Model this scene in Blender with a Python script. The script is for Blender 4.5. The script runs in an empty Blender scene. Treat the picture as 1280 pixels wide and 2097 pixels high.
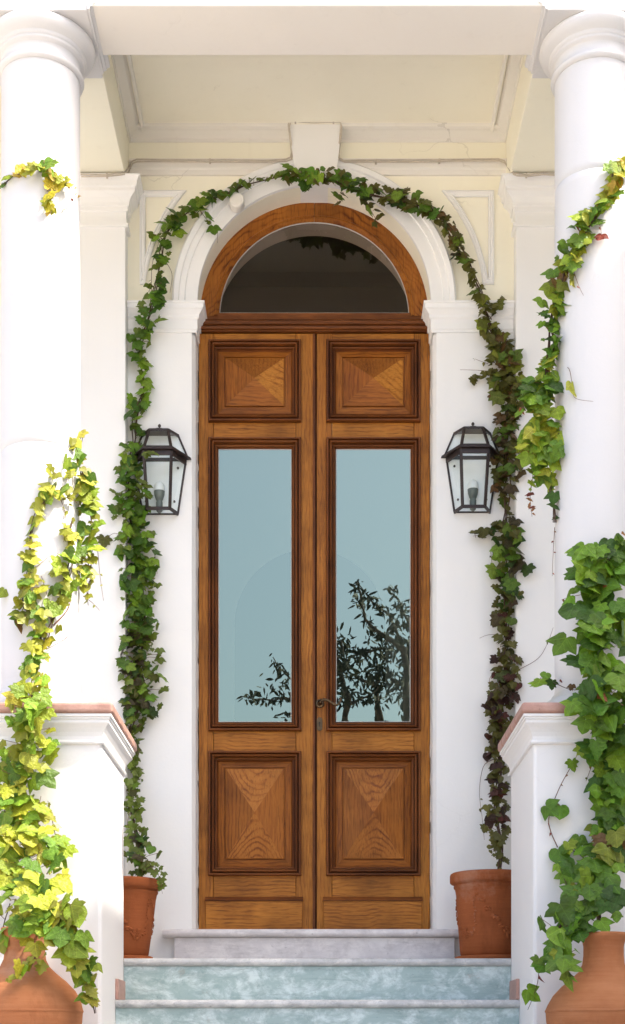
import bpy, math, random
from mathutils import Vector, Matrix, noise as mnoise
R = math.radians
rng = random.Random(11)
S = bpy.context.scene
COL = S.collection

# ------------------------------------------------------------------ camera, sky, sun, exposure
ZC = 1.55                      # eye height above the ground; the door stands at the top of the stairs
DIST = 7.0                    # eye to door plane (door plane is y = 0)
F = 2940.0                     # focal length in photo pixels (photo is 1280 x 2097)
VX, VY = 650.0, 2150.0         # foot of the optical axis in photo pixels
cam = bpy.data.cameras.new('camera'); camo = bpy.data.objects.new('camera', cam); COL.objects.link(camo)
camo.location = (0, -DIST, ZC); camo.rotation_euler = (R(90), 0, 0)
cam.sensor_fit = 'VERTICAL'; cam.sensor_height = 36.0; cam.lens = F / 2097 * 36.0
cam.shift_x = (640 - VX) / 2097; cam.shift_y = (VY - 1048.5) / 2097
cam.clip_start = 0.1; cam.clip_end = 2000
S.camera = camo

SUN = Vector((1.0, -0.30, 1.26)).normalized()          # towards the sun
w = bpy.data.worlds.new('World'); S.world = w; w.use_nodes = True
nt = w.node_tree; nt.nodes.clear()
sky = nt.nodes.new('ShaderNodeTexSky'); sky.sky_type = 'NISHITA'; sky.sun_disc = False
sky.sun_elevation = math.asin(SUN.z); sky.sun_rotation = math.atan2(SUN.x, SUN.y)
sky.air_density = 1.0; sky.dust_density = 6.0; sky.ozone_density = 0.6
bg = nt.nodes.new('ShaderNodeBackground'); bg.inputs['Strength'].default_value = 0.15
wo = nt.nodes.new('ShaderNodeOutputWorld')
nt.links.new(sky.outputs[0], bg.inputs[0]); nt.links.new(bg.outputs[0], wo.inputs[0])
sl = bpy.data.lights.new('sun', 'SUN'); sl.energy = 2.3; sl.angle = R(0.8); sl.color = (1.0, 0.95, 0.86)
so = bpy.data.objects.new('sun', sl); COL.objects.link(so)
so.rotation_euler = SUN.to_track_quat('Z', 'Y').to_euler(); so.location = (6, -6, 12)
vs = S.view_settings
vs.view_transform = 'Standard'; vs.look = 'None'; vs.gamma = 1; vs.use_curve_mapping = False
vs.exposure = 1.80
S.cycles.max_bounces = 10; S.cycles.diffuse_bounces = 6; S.cycles.glossy_bounces = 4
S.cycles.transmission_bounces = 8; S.cycles.transparent_max_bounces = 12
S.cycles.use_denoising = True
S.cycles.sample_clamp_indirect = 6.0


def W(px, py, y=0.0):
    s = F / (DIST + y)
    return Vector(((px - VX) / s, y, ZC + (VY - py) / s))


def X(px, y=0.0): return (px - VX) * (DIST + y) / F
def Z(py, y=0.0): return ZC + (VY - py) * (DIST + y) / F


# ------------------------------------------------------------------ objects
def thing(name, label, cat, loc=(0, 0, 0), group=None):
    o = bpy.data.objects.new(name, None); COL.objects.link(o); o.location = loc
    o.empty_display_size = 0.1
    o['label'] = label; o['category'] = cat
    if group: o['group'] = group
    return o


class MB:
    """collects faces (world coordinates), then links them as one mesh object"""
    def __init__(self): self.v = []; self.f = []; self.m = []; self.sm = []
    def add(self, vs, fs, m=0, smooth=False):
        n = len(self.v); self.v += [tuple(p) for p in vs]
        for f in fs:
            self.f.append([n + i for i in f]); self.m.append(m); self.sm.append(smooth)
        return self
    def box(self, x0, x1, y0, y1, z0, z1, m=0):
        if x0 > x1: x0, x1 = x1, x0
        vs = [(x0, y0, z0), (x1, y0, z0), (x1, y1, z0), (x0, y1, z0), (x0, y0, z1), (x1, y0, z1), (x1, y1, z1), (x0, y1, z1)]
        return self.add(vs, [(3, 2, 1, 0), (4, 5, 6, 7), (0, 1, 5, 4), (1, 2, 6, 5), (2, 3, 7, 6), (3, 0, 4, 7)], m)
    def prism_x(self, prof, x0, x1, m=0, smooth=False):      # prof: (y, z) closed polygon
        n = len(prof)
        vs = [(x0, y, z) for y, z in prof] + [(x1, y, z) for y, z in prof]
        fs = [(i, (i + 1) % n, n + (i + 1) % n, n + i) for i in range(n)]
        self.add(vs, fs, m, smooth)
        self.add([vs[i] for i in range(n)], [tuple(range(n - 1, -1, -1))], m)
        return self.add([vs[n + i] for i in range(n)], [tuple(range(n))], m)
    def prism_y(self, prof, y0, y1, m=0):                    # prof: (x, z) closed polygon
        n = len(prof)
        vs = [(x, y0, z) for x, z in prof] + [(x, y1, z) for x, z in prof]
        fs = [(i, (i + 1) % n, n + (i + 1) % n, n + i) for i in range(n)] + [tuple(range(n)), tuple(range(2 * n - 1, n - 1, -1))]
        return self.add(vs, fs, m)
    def prism_z(self, prof, z0, z1, m=0):
        n = len(prof)
        vs = [(x, y, z0) for x, y in prof] + [(x, y, z1) for x, y in prof]
        fs = [(i, (i + 1) % n, n + (i + 1) % n, n + i) for i in range(n)] + [tuple(range(n - 1, -1, -1)), tuple(range(n, 2 * n))]
        return self.add(vs, fs, m)
    def lathe(self, prof, cx, cy, n=48, m=0, smooth=True, cap=True):   # prof: (r, z) bottom to top
        vs = []
        for r, z in prof:
            for k in range(n):
                a = 2 * math.pi * k / n
                vs.append((cx + r * math.cos(a), cy + r * math.sin(a), z))
        fs = []
        for i in range(len(prof) - 1):
            for k in range(n):
                k2 = (k + 1) % n
                fs.append((i * n + k, i * n + k2, (i + 1) * n + k2, (i + 1) * n + k))
        self.add(vs, fs, m, smooth)
        if cap:
            self.add(vs[:n], [tuple(range(n - 1, -1, -1))], m); self.add(vs[-n:], [tuple(range(n))], m)
        return self
    def tube(self, pts, r, n=6, m=0, r1=None, smooth=True):
        pts = [Vector(p) for p in pts]
        if len(pts) < 2: return self
        vs = []; L = len(pts)
        for i, p in enumerate(pts):
            t = (pts[min(i + 1, L - 1)] - pts[max(i - 1, 0)])
            if t.length < 1e-9: t = Vector((0, 0, 1))
            t.normalize()
            a = Vector((0, 1, 0)) if abs(t.y) < 0.9 else Vector((1, 0, 0))
            u = t.cross(a).normalized(); q = t.cross(u)
            rr = r if r1 is None else r + (r1 - r) * i / (L - 1)
            for k in range(n):
                an = 2 * math.pi * k / n
                vs.append(p + u * (rr * math.cos(an)) + q * (rr * math.sin(an)))
        fs = [(i * n + k, i * n + (k + 1) % n, (i + 1) * n + (k + 1) % n, (i + 1) * n + k) for i in range(L - 1) for k in range(n)]
        fs += [tuple(range(n - 1, -1, -1)), tuple((L - 1) * n + k for k in range(n))]
        return self.add(vs, fs, m, smooth)
    def sweep(self, prof, loops, m=0, closed=False, smooth=False):
        """prof points each give one polyline in loops(pt); neighbouring polylines are bridged"""
        ls = [loops(*p) for p in prof]; k = len(ls[0])
        for i in range(len(ls) - 1):
            vs = ls[i] + ls[i + 1]
            rngk = range(k) if closed else range(k - 1)
            self.add(vs, [(j, (j + 1) % k, k + (j + 1) % k, k + j) for j in rngk], m, smooth)
        return self
    def build(self, name, mats, parent=None, bevel=0.0, smooth_angle=None, weld=False):
        me = bpy.data.meshes.new(name)
        off = Vector((0, 0, 0))
        p = parent
        while p is not None:
            off += Vector(p.location); p = p.parent
        me.from_pydata([(a - off.x, b - off.y, c - off.z) for a, b, c in self.v], [], self.f)
        for mt in (mats if isinstance(mats, (list, tuple)) else [mats]): me.materials.append(mt)
        me.polygons.foreach_set('material_index', self.m)
        me.polygons.foreach_set('use_smooth', self.sm)
        me.update()
        o = bpy.data.objects.new(name, me); COL.objects.link(o)
        if parent: o.parent = parent
        if weld:
            md = o.modifiers.new('weld', 'WELD'); md.merge_threshold = 0.0002
        if bevel:
            md = o.modifiers.new('bevel', 'BEVEL'); md.width = bevel; md.segments = 2; md.limit_method = 'ANGLE'; md.angle_limit = R(40)
            md.harden_normals = False
        return o


def structure(o): o['kind'] = 'structure'; return o


# ------------------------------------------------------------------ materials
class NT:
    def __init__(self, name):
        self.mat = bpy.data.materials.new(name); self.mat.use_nodes = True
        self.t = self.mat.node_tree; self.t.nodes.clear()
        self.out = self.n('ShaderNodeOutputMaterial')
    def n(self, t, **kw):
        nd = self.t.nodes.new(t)
        for k, v in kw.items():
            if k in nd.inputs: nd.inputs[k].default_value = v
            else: setattr(nd, k, v)
        return nd
    def l(self, a, b): self.t.links.new(a, b)
    def coords(self, scale=(1, 1, 1), rand=True, rot=(0, 0, 0)):
        tc = self.n('ShaderNodeTexCoord')
        mp = self.n('ShaderNodeMapping'); mp.inputs['Scale'].default_value = scale; mp.inputs['Rotation'].default_value = rot
        if rand:
            oi = self.n('ShaderNodeObjectInfo')
            ad = self.n('ShaderNodeVectorMath', operation='ADD')
            sc = self.n('ShaderNodeVectorMath', operation='SCALE'); sc.inputs['Scale'].default_value = 7.0
            cb = self.n('ShaderNodeCombineXYZ')
            for i in range(3): self.l(oi.outputs['Random'], cb.inputs[i])
            self.l(cb.outputs[0], sc.inputs[0]); self.l(tc.outputs['Object'], ad.inputs[0]); self.l(sc.outputs[0], ad.inputs[1])
            self.l(ad.outputs[0], mp.inputs[0])
        else:
            self.l(tc.outputs['Object'], mp.inputs[0])
        return mp.outputs[0]
    def noise(self, vec, scale, detail=4, rough=0.55, dist=0.0):
        nd = self.n('ShaderNodeTexNoise'); nd.inputs['Scale'].default_value = scale; nd.inputs['Detail'].default_value = detail
        nd.inputs['Roughness'].default_value = rough; nd.inputs['Distortion'].default_value = dist
        self.l(vec, nd.inputs['Vector']); return nd.outputs['Fac']
    def ramp(self, fac, stops):
        nd = self.n('ShaderNodeValToRGB'); cr = nd.color_ramp
        while len(cr.elements) < len(stops): cr.elements.new(0.5)
        for e, (p, c) in zip(cr.elements, stops):
            e.position = p; e.color = (*c, 1) if len(c) == 3 else c
        self.l(fac, nd.inputs[0]); return nd.outputs[0]
    def mix(self, fac, a, b, blend='MIX'):
        nd = self.n('ShaderNodeMix', data_type='RGBA', blend_type=blend)
        for s, val in ((nd.inputs[0], fac), (nd.inputs[6], a), (nd.inputs[7], b)):
            if hasattr(val, 'is_linked'): self.l(val, s)
            elif isinstance(val, (int, float)): s.default_value = val
            else: s.default_value = (*val, 1)
        return nd.outputs[2]
    def math(self, op, a, b=0.0, c=None, clamp=False):
        nd = self.n('ShaderNodeMath', operation=op); nd.use_clamp = clamp
        for i, val in enumerate((a, b, c)):
            if val is None: continue
            if hasattr(val, 'is_linked'): self.l(val, nd.inputs[i])
            else: nd.inputs[i].default_value = val
        return nd.outputs[0]
    def bump(self, h, strength=0.3, dist=0.01):
        nd = self.n('ShaderNodeBump'); nd.inputs['Strength'].default_value = strength; nd.inputs['Distance'].default_value = dist
        self.l(h, nd.inputs['Height']); return nd.outputs[0]
    def principled(self, color, rough=0.5, normal=None, **kw):
        p = self.n('ShaderNodeBsdfPrincipled')
        for s, val in (('Base Color', color), ('Roughness', rough)):
            if hasattr(val, 'is_linked'): self.l(val, p.inputs[s])
            elif isinstance(val, (int, float)): p.inputs[s].default_value = val
            else: p.inputs[s].default_value = (*val, 1)
        if normal is not None: self.l(normal, p.inputs['Normal'])
        for k, v in kw.items(): p.inputs[k.replace('_', ' ')].default_value = v
        return p
    def done(self, shader):
        self.l(shader.outputs[0], self.out.inputs['Surface']); return self.mat


def plaster(name, base, dirt=0.10, bump=0.25, rough=0.75, dirtcol=None):
    t = NT(name); v = t.coords(rand=False)
    n1 = t.noise(v, 1.3, 5, 0.6); n2 = t.noise(v, 9, 5, 0.65); n3 = t.noise(v, 70, 4, 0.6)
    dk = dirtcol or tuple(c * f for c, f in zip(base, (0.86, 0.83, 0.77)))
    f1 = t.ramp(n1, [(0.40, (0, 0, 0)), (0.75, (1, 1, 1))])
    c = t.mix(t.math('MULTIPLY', f1, dirt * 3), base, dk)
    # sparse scuffs and chips
    v2 = t.coords(scale=(1, 1, 0.45), rand=False)
    sp = t.ramp(t.noise(v2, 14, 8, 0.75, 0.6), [(0.66, (0, 0, 0)), (0.72, (1, 1, 1))])
    c = t.mix(t.math('MULTIPLY', sp, dirt * 2.2), c, tuple(x * 0.62 for x in dk))
    wp = t.n('ShaderNodeTexNoise'); wp.inputs['Scale'].default_value = 5.0; wp.inputs['Detail'].default_value = 5; t.l(v, wp.inputs['Vector'])
    wv = t.n('ShaderNodeVectorMath', operation='MULTIPLY_ADD'); wv.inputs[1].default_value = (0.22, 0.22, 0.22); t.l(wp.outputs['Color'], wv.inputs[0]); t.l(v, wv.inputs[2])
    vo = t.n('ShaderNodeTexVoronoi', feature='DISTANCE_TO_EDGE'); vo.inputs['Scale'].default_value = 1.6; t.l(wv.outputs[0], vo.inputs['Vector'])
    cr = t.math('MULTIPLY', t.math('LESS_THAN', vo.outputs['Distance'], 0.0035), t.ramp(t.noise(v, 2.1, 3), [(0.57, (0, 0, 0)), (0.62, (1, 1, 1))]))
    c = t.mix(t.math('MULTIPLY', cr, (min(0.3, dirt * 2.2) if dirt >= 0.1 else 0.04)), c, tuple(x * 0.5 for x in dk))
    vs_ = t.coords(scale=(14, 14, 0.5), rand=False)
    stk = t.ramp(t.noise(vs_, 1.0, 5, 0.7), [(0.58, (0, 0, 0)), (0.80, (1, 1, 1))])
    c = t.mix(t.math('MULTIPLY', stk, dirt * 2.0), c, tuple(x * 0.85 for x in dk))
    h = t.math('ADD', t.math('MULTIPLY', n2, 0.7), t.math('MULTIPLY', n3, 0.3))
    h = t.math('SUBTRACT', h, t.math('MULTIPLY', cr, 0.6))
    return t.done(t.principled(c, rough, t.bump(h, bump, 0.006)))


def wood(name, axis, stops, ring=0.35, scale=1.0, coat=0.05, rough=0.50, para=0.0):
    """axis = grain direction, 0 x / 2 z"""
    t = NT(name)
    st = [1.0, 1.0, 1.0]; st[axis] = 0.045
    v = t.coords(scale=tuple(a * scale for a in st))
    v_soft = t.coords(scale=(1.2, 1.2, 1.2))
    wob = t.noise(v, 7, 3, 0.5, 0.4)
    streak = t.noise(v, 115, 7, 0.72, 0.3)
    pores = t.noise(v, 260, 3, 0.6)
    sx = t.n('ShaderNodeSeparateXYZ'); t.l(t.coords(rand=False), sx.inputs[0])
    big = t.noise(t.coords(scale=(1, 1, 1)), 5.0, 3, 0.5)
    if para:        # growth rings cut through as nested arcs
        f = t.math('ADD', sx.outputs[2], t.math('MULTIPLY', t.math('MULTIPLY', sx.outputs[0], sx.outputs[0]), para))
        ph = t.math('ADD', t.math('MULTIPLY', f, 170.0), t.math('MULTIPLY', t.math('ADD', big, t.math('MULTIPLY', wob, 0.22)), 34.0))
    else:
        ph = t.math('ADD', t.math('MULTIPLY', sx.outputs[0 if axis == 2 else 2], 330.0), t.math('MULTIPLY', big, 22.0))
        ph = t.math('ADD', ph, t.math('MULTIPLY', wob, 9.0))
    wvf = t.math('ADD', t.math('MULTIPLY', t.math('SINE', ph), 0.5), 0.5)
    wvf = t.math('SUBTRACT', 1.0, t.math('POWER', wvf, 3.0))
    fade = t.ramp(t.noise(t.coords(scale=(1, 1, 1)), 9.0, 3, 0.6), [(0.38, (0.15, 0.15, 0.15)), (0.62, (1, 1, 1))])
    wvf = t.math('SUBTRACT', 1.0, t.math('MULTIPLY', t.math('SUBTRACT', 1.0, wvf), fade))
    mixv = t.math('ADD', t.math('MULTIPLY', streak, 0.62), t.math('MULTIPLY', wob, 0.38))
    mixv = t.math('ADD', t.math('MULTIPLY', mixv, 1 - ring), t.math('MULTIPLY', wvf, ring))
    c = t.ramp(mixv, stops)
    pd = t.ramp(pores, [(0.36, (1, 1, 1)), (0.47, (0, 0, 0))])
    c = t.mix(t.math('MULTIPLY', pd, 0.42), c, tuple(x * 0.35 for x in stops[0][1]))
    bl = t.noise(v_soft, 2.6, 4, 0.6)
    c = t.mix(t.math('MULTIPLY', t.ramp(bl, [(0.42, (0, 0, 0)), (0.72, (1, 1, 1))]), 0.55), c, tuple(x * 0.8 for x in stops[0][1]))
    rr = t.math('ADD', t.math('MULTIPLY', bl, 0.3), rough - 0.12)
    h = t.math('ADD', t.math('MULTIPLY', streak, 0.6), t.math('MULTIPLY', pores, 0.4))
    return t.done(t.principled(c, rr, t.bump(h, 0.35, 0.002), Coat_Weight=coat, Coat_Roughness=0.3, Specular_IOR_Level=0.22))


def simple(name, col, rough=0.5, var=0.12, scale=12, bump=0.1, metallic=0.0):
    t = NT(name); v = t.coords()
    n = t.noise(v, scale, 5, 0.6)
    c = t.mix(n, tuple(x * (1 - var * 2) for x in col), tuple(min(1, x * (1 + var * 2)) for x in col))
    return t.done(t.principled(c, rough, t.bump(n, bump, 0.004), Metallic=metallic))


def marble(name, base, light, dark, rust=0.0):
    t = NT(name); v = t.coords(scale=(1, 1, 1.5))
    n1 = t.noise(v, 8.0, 9, 0.74, 0.4); n2 = t.noise(v, 13, 8, 0.7, 0.5); n3 = t.noise(v, 45, 5, 0.65)
    c = t.mix(t.ramp(n1, [(0.46, (0, 0, 0)), (0.60, (1, 1, 1))]), base, light)
    c = t.mix(t.math('MULTIPLY', t.ramp(n2, [(0.50, (0, 0, 0)), (0.68, (1, 1, 1))]), 0.6), c, dark)
    c = t.mix(t.math('MULTIPLY', t.ramp(n3, [(0.62, (0, 0, 0)), (0.72, (1, 1, 1))]), 0.5), c, tuple(x * 0.55 for x in dark))
    sv = t.coords(scale=(0.5, 0.5, 5)); sk = t.ramp(t.noise(sv, 7, 6, 0.7, 0.5), [(0.55, (0, 0, 0)), (0.70, (1, 1, 1))])
    c = t.mix(t.math('MULTIPLY', sk, 0.45), c, tuple(x * 0.8 for x in dark))
    if rust:
        v3 = t.coords(scale=(1, 1, 1))
        r = t.ramp(t.noise(v3, 6, 6, 0.7), [(0.63, (0, 0, 0)), (0.70, (1, 1, 1))])
        c = t.mix(t.math('MULTIPLY', r, rust), c, (0.30, 0.18, 0.10))
    return t.done(t.principled(c, 0.42, t.bump(n2, 0.15, 0.003)))


M_WHITE = plaster('white_paint', (0.845, 0.84, 0.82), dirt=0.04)
M_COL = plaster('column_stucco', (0.68, 0.672, 0.668), dirt=0.03)
M_PED = plaster('pedestal_render', (0.80, 0.792, 0.78), dirt=0.05)
M_WALL = plaster('white_wall', (0.845, 0.84, 0.815), dirt=0.07)
M_CREAM = plaster('cream_paint', (0.90, 0.87, 0.725), dirt=0.10, bump=0.3)
M_CEIL = plaster('cream_ceiling', (0.90, 0.865, 0.735), dirt=0.12, bump=0.45)
M_SOFFIT = plaster('pale_soffit', (0.83, 0.79, 0.73), dirt=0.07)
M_TRIM = plaster('trim_paint', (0.81, 0.785, 0.73), dirt=0.16)
GOLD = [(0.24, (0.090, 0.024, 0.003)), (0.42, (0.25, 0.080, 0.009)), (0.56, (0.40, 0.146, 0.016)), (0.78, (0.53, 0.222, 0.030))]
BROWN = [(0.24, (0.030, 0.008, 0.002)), (0.42, (0.105, 0.028, 0.005)), (0.56, (0.185, 0.054, 0.009)), (0.78, (0.26, 0.086, 0.016))]
RED = [(0.24, (0.070, 0.017, 0.003)), (0.42, (0.20, 0.056, 0.008)), (0.56, (0.31, 0.099, 0.012)), (0.78, (0.42, 0.155, 0.023))]
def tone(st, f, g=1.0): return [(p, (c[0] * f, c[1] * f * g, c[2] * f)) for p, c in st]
M_GV = wood('oak_upright', 2, GOLD, ring=0.10); M_GH = wood('oak_level', 0, GOLD, ring=0.16)
M_BV = wood('dark_oak_upright', 2, BROWN, ring=0.05); M_BH = wood('dark_oak_level', 0, BROWN, ring=0.05)
M_RV = wood('panel_oak_upright', 2, RED, ring=0.14); M_RH = wood('panel_oak_level', 0, RED, ring=0.14)
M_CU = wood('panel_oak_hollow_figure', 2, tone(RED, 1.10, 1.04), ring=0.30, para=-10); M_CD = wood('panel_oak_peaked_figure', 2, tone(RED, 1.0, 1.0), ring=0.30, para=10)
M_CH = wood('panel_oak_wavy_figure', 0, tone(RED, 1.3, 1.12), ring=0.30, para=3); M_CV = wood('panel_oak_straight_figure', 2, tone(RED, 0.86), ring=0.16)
M_ARCH = wood('arch_oak', 2, RED, ring=0.30, para=1.2)
M_TERRA = None


def terracotta(name, a, b):
    t = NT(name); v = t.coords(scale=(1, 1, 1.0)); vz = t.coords(scale=(0.7, 0.7, 9))
    n1 = t.noise(v, 5, 6, 0.65); n2 = t.noise(vz, 9, 5, 0.6); n3 = t.noise(v, 60, 4, 0.7)
    f = t.math('ADD', t.math('MULTIPLY', n1, 0.6), t.math('MULTIPLY', n2, 0.4))
    c = t.ramp(f, [(0.3, a), (0.7, b)])
    sp = t.ramp(n3, [(0.68, (0, 0, 0)), (0.74, (1, 1, 1))])
    c = t.mix(t.math('MULTIPLY', sp, 0.3), c, (0.55, 0.32, 0.21))
    lime = t.ramp(t.noise(v, 3.1, 7, 0.7), [(0.58, (0, 0, 0)), (0.75, (1, 1, 1))])
    c = t.mix(t.math('MULTIPLY', lime, 0.42), c, (0.52, 0.33, 0.24))
    st = t.ramp(t.noise(t.coords(scale=(3, 3, 0.8)), 2.3, 6, 0.7), [(0.54, (0, 0, 0)), (0.70, (1, 1, 1))])
    c = t.mix(t.math('MULTIPLY', st, 0.5), c, tuple(x * 0.55 for x in a))
    h = t.math('ADD', t.math('MULTIPLY', n2, 0.5), t.math('MULTIPLY', n3, 0.5))
    return t.done(t.principled(c, 0.85, t.bump(h, 0.45, 0.006), Specular_IOR_Level=0.2))


M_TERRA = terracotta('terracotta', (0.24, 0.065, 0.020), (0.36, 0.108, 0.036))
M_URN = terracotta('urn_clay', (0.35, 0.125, 0.048), (0.48, 0.205, 0.09))
M_SOIL = simple('soil', (0.035, 0.022, 0.014), 0.95, 0.3, 60, 0.8)
M_GREEN = marble('green_marble', (0.34, 0.45, 0.44), (0.60, 0.70, 0.69), (0.22, 0.31, 0.305), 0.35)
M_NOSE = marble('grey_marble', (0.46, 0.465, 0.46), (0.64, 0.635, 0.61), (0.22, 0.23, 0.225), 0.35)
M_SILL = marble('pale_marble', (0.60, 0.565, 0.56), (0.70, 0.665, 0.65), (0.42, 0.385, 0.385), 0.1)
M_PINK = marble('pink_stone', (0.42, 0.235, 0.185), (0.50, 0.30, 0.24), (0.32, 0.17, 0.13))
M_IRON = simple('brown_iron', (0.035, 0.024, 0.022), 0.42, 0.15, 30, 0.1, 0.3)
M_BRASS = simple('old_brass', (0.10, 0.065, 0.035), 0.35, 0.3, 40, 0.1, 0.85)
M_STEM = simple('vine_bark', (0.075, 0.040, 0.026), 0.8, 0.3, 50, 0.4)
M_STEMG = simple('young_stem', (0.16, 0.07, 0.04), 0.7, 0.3, 50, 0.2)
M_CABLE = simple('cable_sheath', (0.52, 0.46, 0.38), 0.6, 0.2, 30)
M_STEEL = simple('galvanised_steel', (0.45, 0.47, 0.48), 0.3, 0.1, 20, 0.05, 0.8)
M_PUTTY = simple('white_putty', (0.45, 0.43, 0.40), 0.7, 0.1, 80, 0.4)
M_PAVE = marble('paving_stone', (0.50, 0.455, 0.39), (0.56, 0.515, 0.45), (0.42, 0.37, 0.32))


def thin_glass(name, refl, refl_col, trans_col, rough=0.012, fres=True, wav=0.0):
    t = NT(name)
    g = t.n('ShaderNodeBsdfGlossy'); g.inputs['Color'].default_value = (*refl_col, 1); g.inputs['Roughness'].default_value = rough
    tr = t.n('ShaderNodeBsdfTransparent'); tr.inputs['Color'].default_value = (*trans_col, 1)
    if wav:
        b = t.bump(t.noise(t.coords(), 4.0, 2, 0.5), wav, 0.02); t.l(b, g.inputs['Normal'])
    mx = t.n('ShaderNodeMixShader')
    if fres:
        lw = t.n('ShaderNodeLayerWeight'); lw.inputs['Blend'].default_value = 0.15
        f = t.math('ADD', t.math('MULTIPLY', lw.outputs['Facing'], 0.25), refl, clamp=True); t.l(f, mx.inputs[0])
    else: mx.inputs[0].default_value = refl
    t.l(tr.outputs[0], mx.inputs[1]); t.l(g.outputs[0], mx.inputs[2])
    return t.done(mx)


M_PANE = thin_glass('door_glass', 0.52, (0.455, 0.545, 0.445), (0.75, 0.88, 0.88), 0.004, False, 0.02)
M_FAN = thin_glass('fanlight_glass', 0.07, (0.9, 0.85, 0.8), (0.75, 0.68, 0.62), 0.004, False, 0.02)
M_LGLASS = thin_glass('lantern_glass', 0.035, (1, 1, 1), (0.955, 0.995, 0.99), 0.01, True)
M_BULB = simple('frosted_bulb', (0.75, 0.77, 0.76), 0.35, 0.03)
M_SOCK = simple('lamp_socket', (0.12, 0.14, 0.13), 0.4, 0.1)
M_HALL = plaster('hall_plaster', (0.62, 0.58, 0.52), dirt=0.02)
M_HALL_SHADE = plaster('hall_painted_shade', (0.10, 0.08, 0.065), dirt=0.02)  # dimness of the upper hall wall and back room put into the colour
_t = NT('added_skylight_glass'); _tl = _t.n('ShaderNodeBsdfTranslucent'); _tl.inputs['Color'].default_value = (0.8, 0.8, 0.78, 1); M_ADDED_SKYLIGHT = _t.done(_tl)
M_PLATE = simple('lantern_plate', (0.89, 0.905, 0.90), 0.5, 0.04)


def leaf_mat(name):
    t = NT(name)
    oi = t.n('ShaderNodeObjectInfo'); tc = t.n('ShaderNodeTexCoord')
    sx = t.n('ShaderNodeSeparateXYZ'); t.l(tc.outputs['Object'], sx.inputs[0])
    ax = t.math('ABSOLUTE', sx.outputs[0]); z = sx.outputs[2]
    mid = t.math('LESS_THAN', ax, 0.014)
    d1 = t.math('ABSOLUTE', t.math('ADD', z, t.math('MULTIPLY', ax, 0.62)))
    side = t.math('LESS_THAN', d1, 0.014)
    d2 = t.math('ABSOLUTE', t.math('ADD', t.math('ADD', z, 0.30), t.math('MULTIPLY', ax, 0.9)))
    side2 = t.math('LESS_THAN', d2, 0.010)
    vein = t.math('MAXIMUM', mid, t.math('MAXIMUM', side, side2))
    n = t.noise(t.coords(), 2.2, 4, 0.6)
    base = oi.outputs['Color']
    dk = t.mix(1.0, base, (0.70, 0.66, 0.6), 'MULTIPLY')
    c = t.mix(t.ramp(n, [(0.35, (0, 0, 0)), (0.65, (1, 1, 1))]), base, dk)
    lt = t.mix(1.0, base, (1.5, 1.4, 1.6), 'MULTIPLY')
    c = t.mix(t.math('MULTIPLY', vein, 0.6), c, lt)
    bmp = t.bump(t.math('ADD', n, t.math('MULTIPLY', vein, -0.5)), 0.35, 0.08)
    p = t.principled(c, 0.42, bmp, Specular_IOR_Level=0.35)
    tl = t.n('ShaderNodeBsdfTranslucent'); tcol = t.mix(1.0, c, (1.15, 1.15, 0.7), 'MULTIPLY'); t.l(tcol, tl.inputs['Color'])
    mx = t.n('ShaderNodeMixShader'); mx.inputs[0].default_value = 0.26
    t.l(p.outputs[0], mx.inputs[1]); t.l(tl.outputs[0], mx.inputs[2])
    return t.done(mx)


M_LEAF = leaf_mat('ivy_leaf')

# ------------------------------------------------------------------ the place: ground, house, porch
YW = -0.126            # face of the back wall beside the door
YP = -0.21            # face of the wall pilasters
YC = -1.155          # column axis
XC = 1.126            # column axis from the centre line
XD = -0.0155          # centre line of the door
HALF = 0.570          # half width of the door opening
RA = 0.556            # radius of the arch
ZS = Z(648)           # springing of the arch
ZSOF = Z(352, YP - 0.078)     # underside of the porch beams
ZCEIL = Z(252, -0.205)
Z1, Z2, Z3 = Z(1902, -0.21), Z(1962, -0.746), Z(2047, -1.008)   # sill, landing, third step

g = MB(); g.add([(-400, -400, 0), (400, -400, 0), (400, 400, 0), (-400, 400, 0)], [(0, 1, 2, 3)])
gr = structure(g.build('ground', M_PAVE))

house = thing('house', 'white and cream rendered porch wall around the tall arched doorway', 'house', (0, 0, 0))
NARC = 56


def arc(xc, zc, r, y, a0=0.0, a1=math.pi, n=NARC):
    return [(xc + r * math.cos(a0 + (a1 - a0) * i / n), y, zc + r * math.sin(a0 + (a1 - a0) * i / n)) for i in range(n + 1)]


ZI0, ZI1 = Z(682, YW), Z(625, YW)     # impost block
# piers beside the door (white) with chamfered jambs
for sgn in (-1, 1):
    x_in = XD + sgn * HALF; x_ch = XD + sgn * (HALF + 0.016)
    b = MB()
    far = sgn * 4.5
    pr = [(x_in, 0.10), (x_in, YW + 0.03), (x_ch, YW), (far, YW), (far, 0.10)]
    if sgn > 0: pr = pr[::-1]
    b.prism_z(pr, 0.0, ZI1 - 0.004)
    b.build('pier_wall', M_WALL, house)
# upper wall with the arch
up = MB()
ztop = 7.4
A = arc(XD, ZI1 - 0.004, RA, YW)
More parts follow.
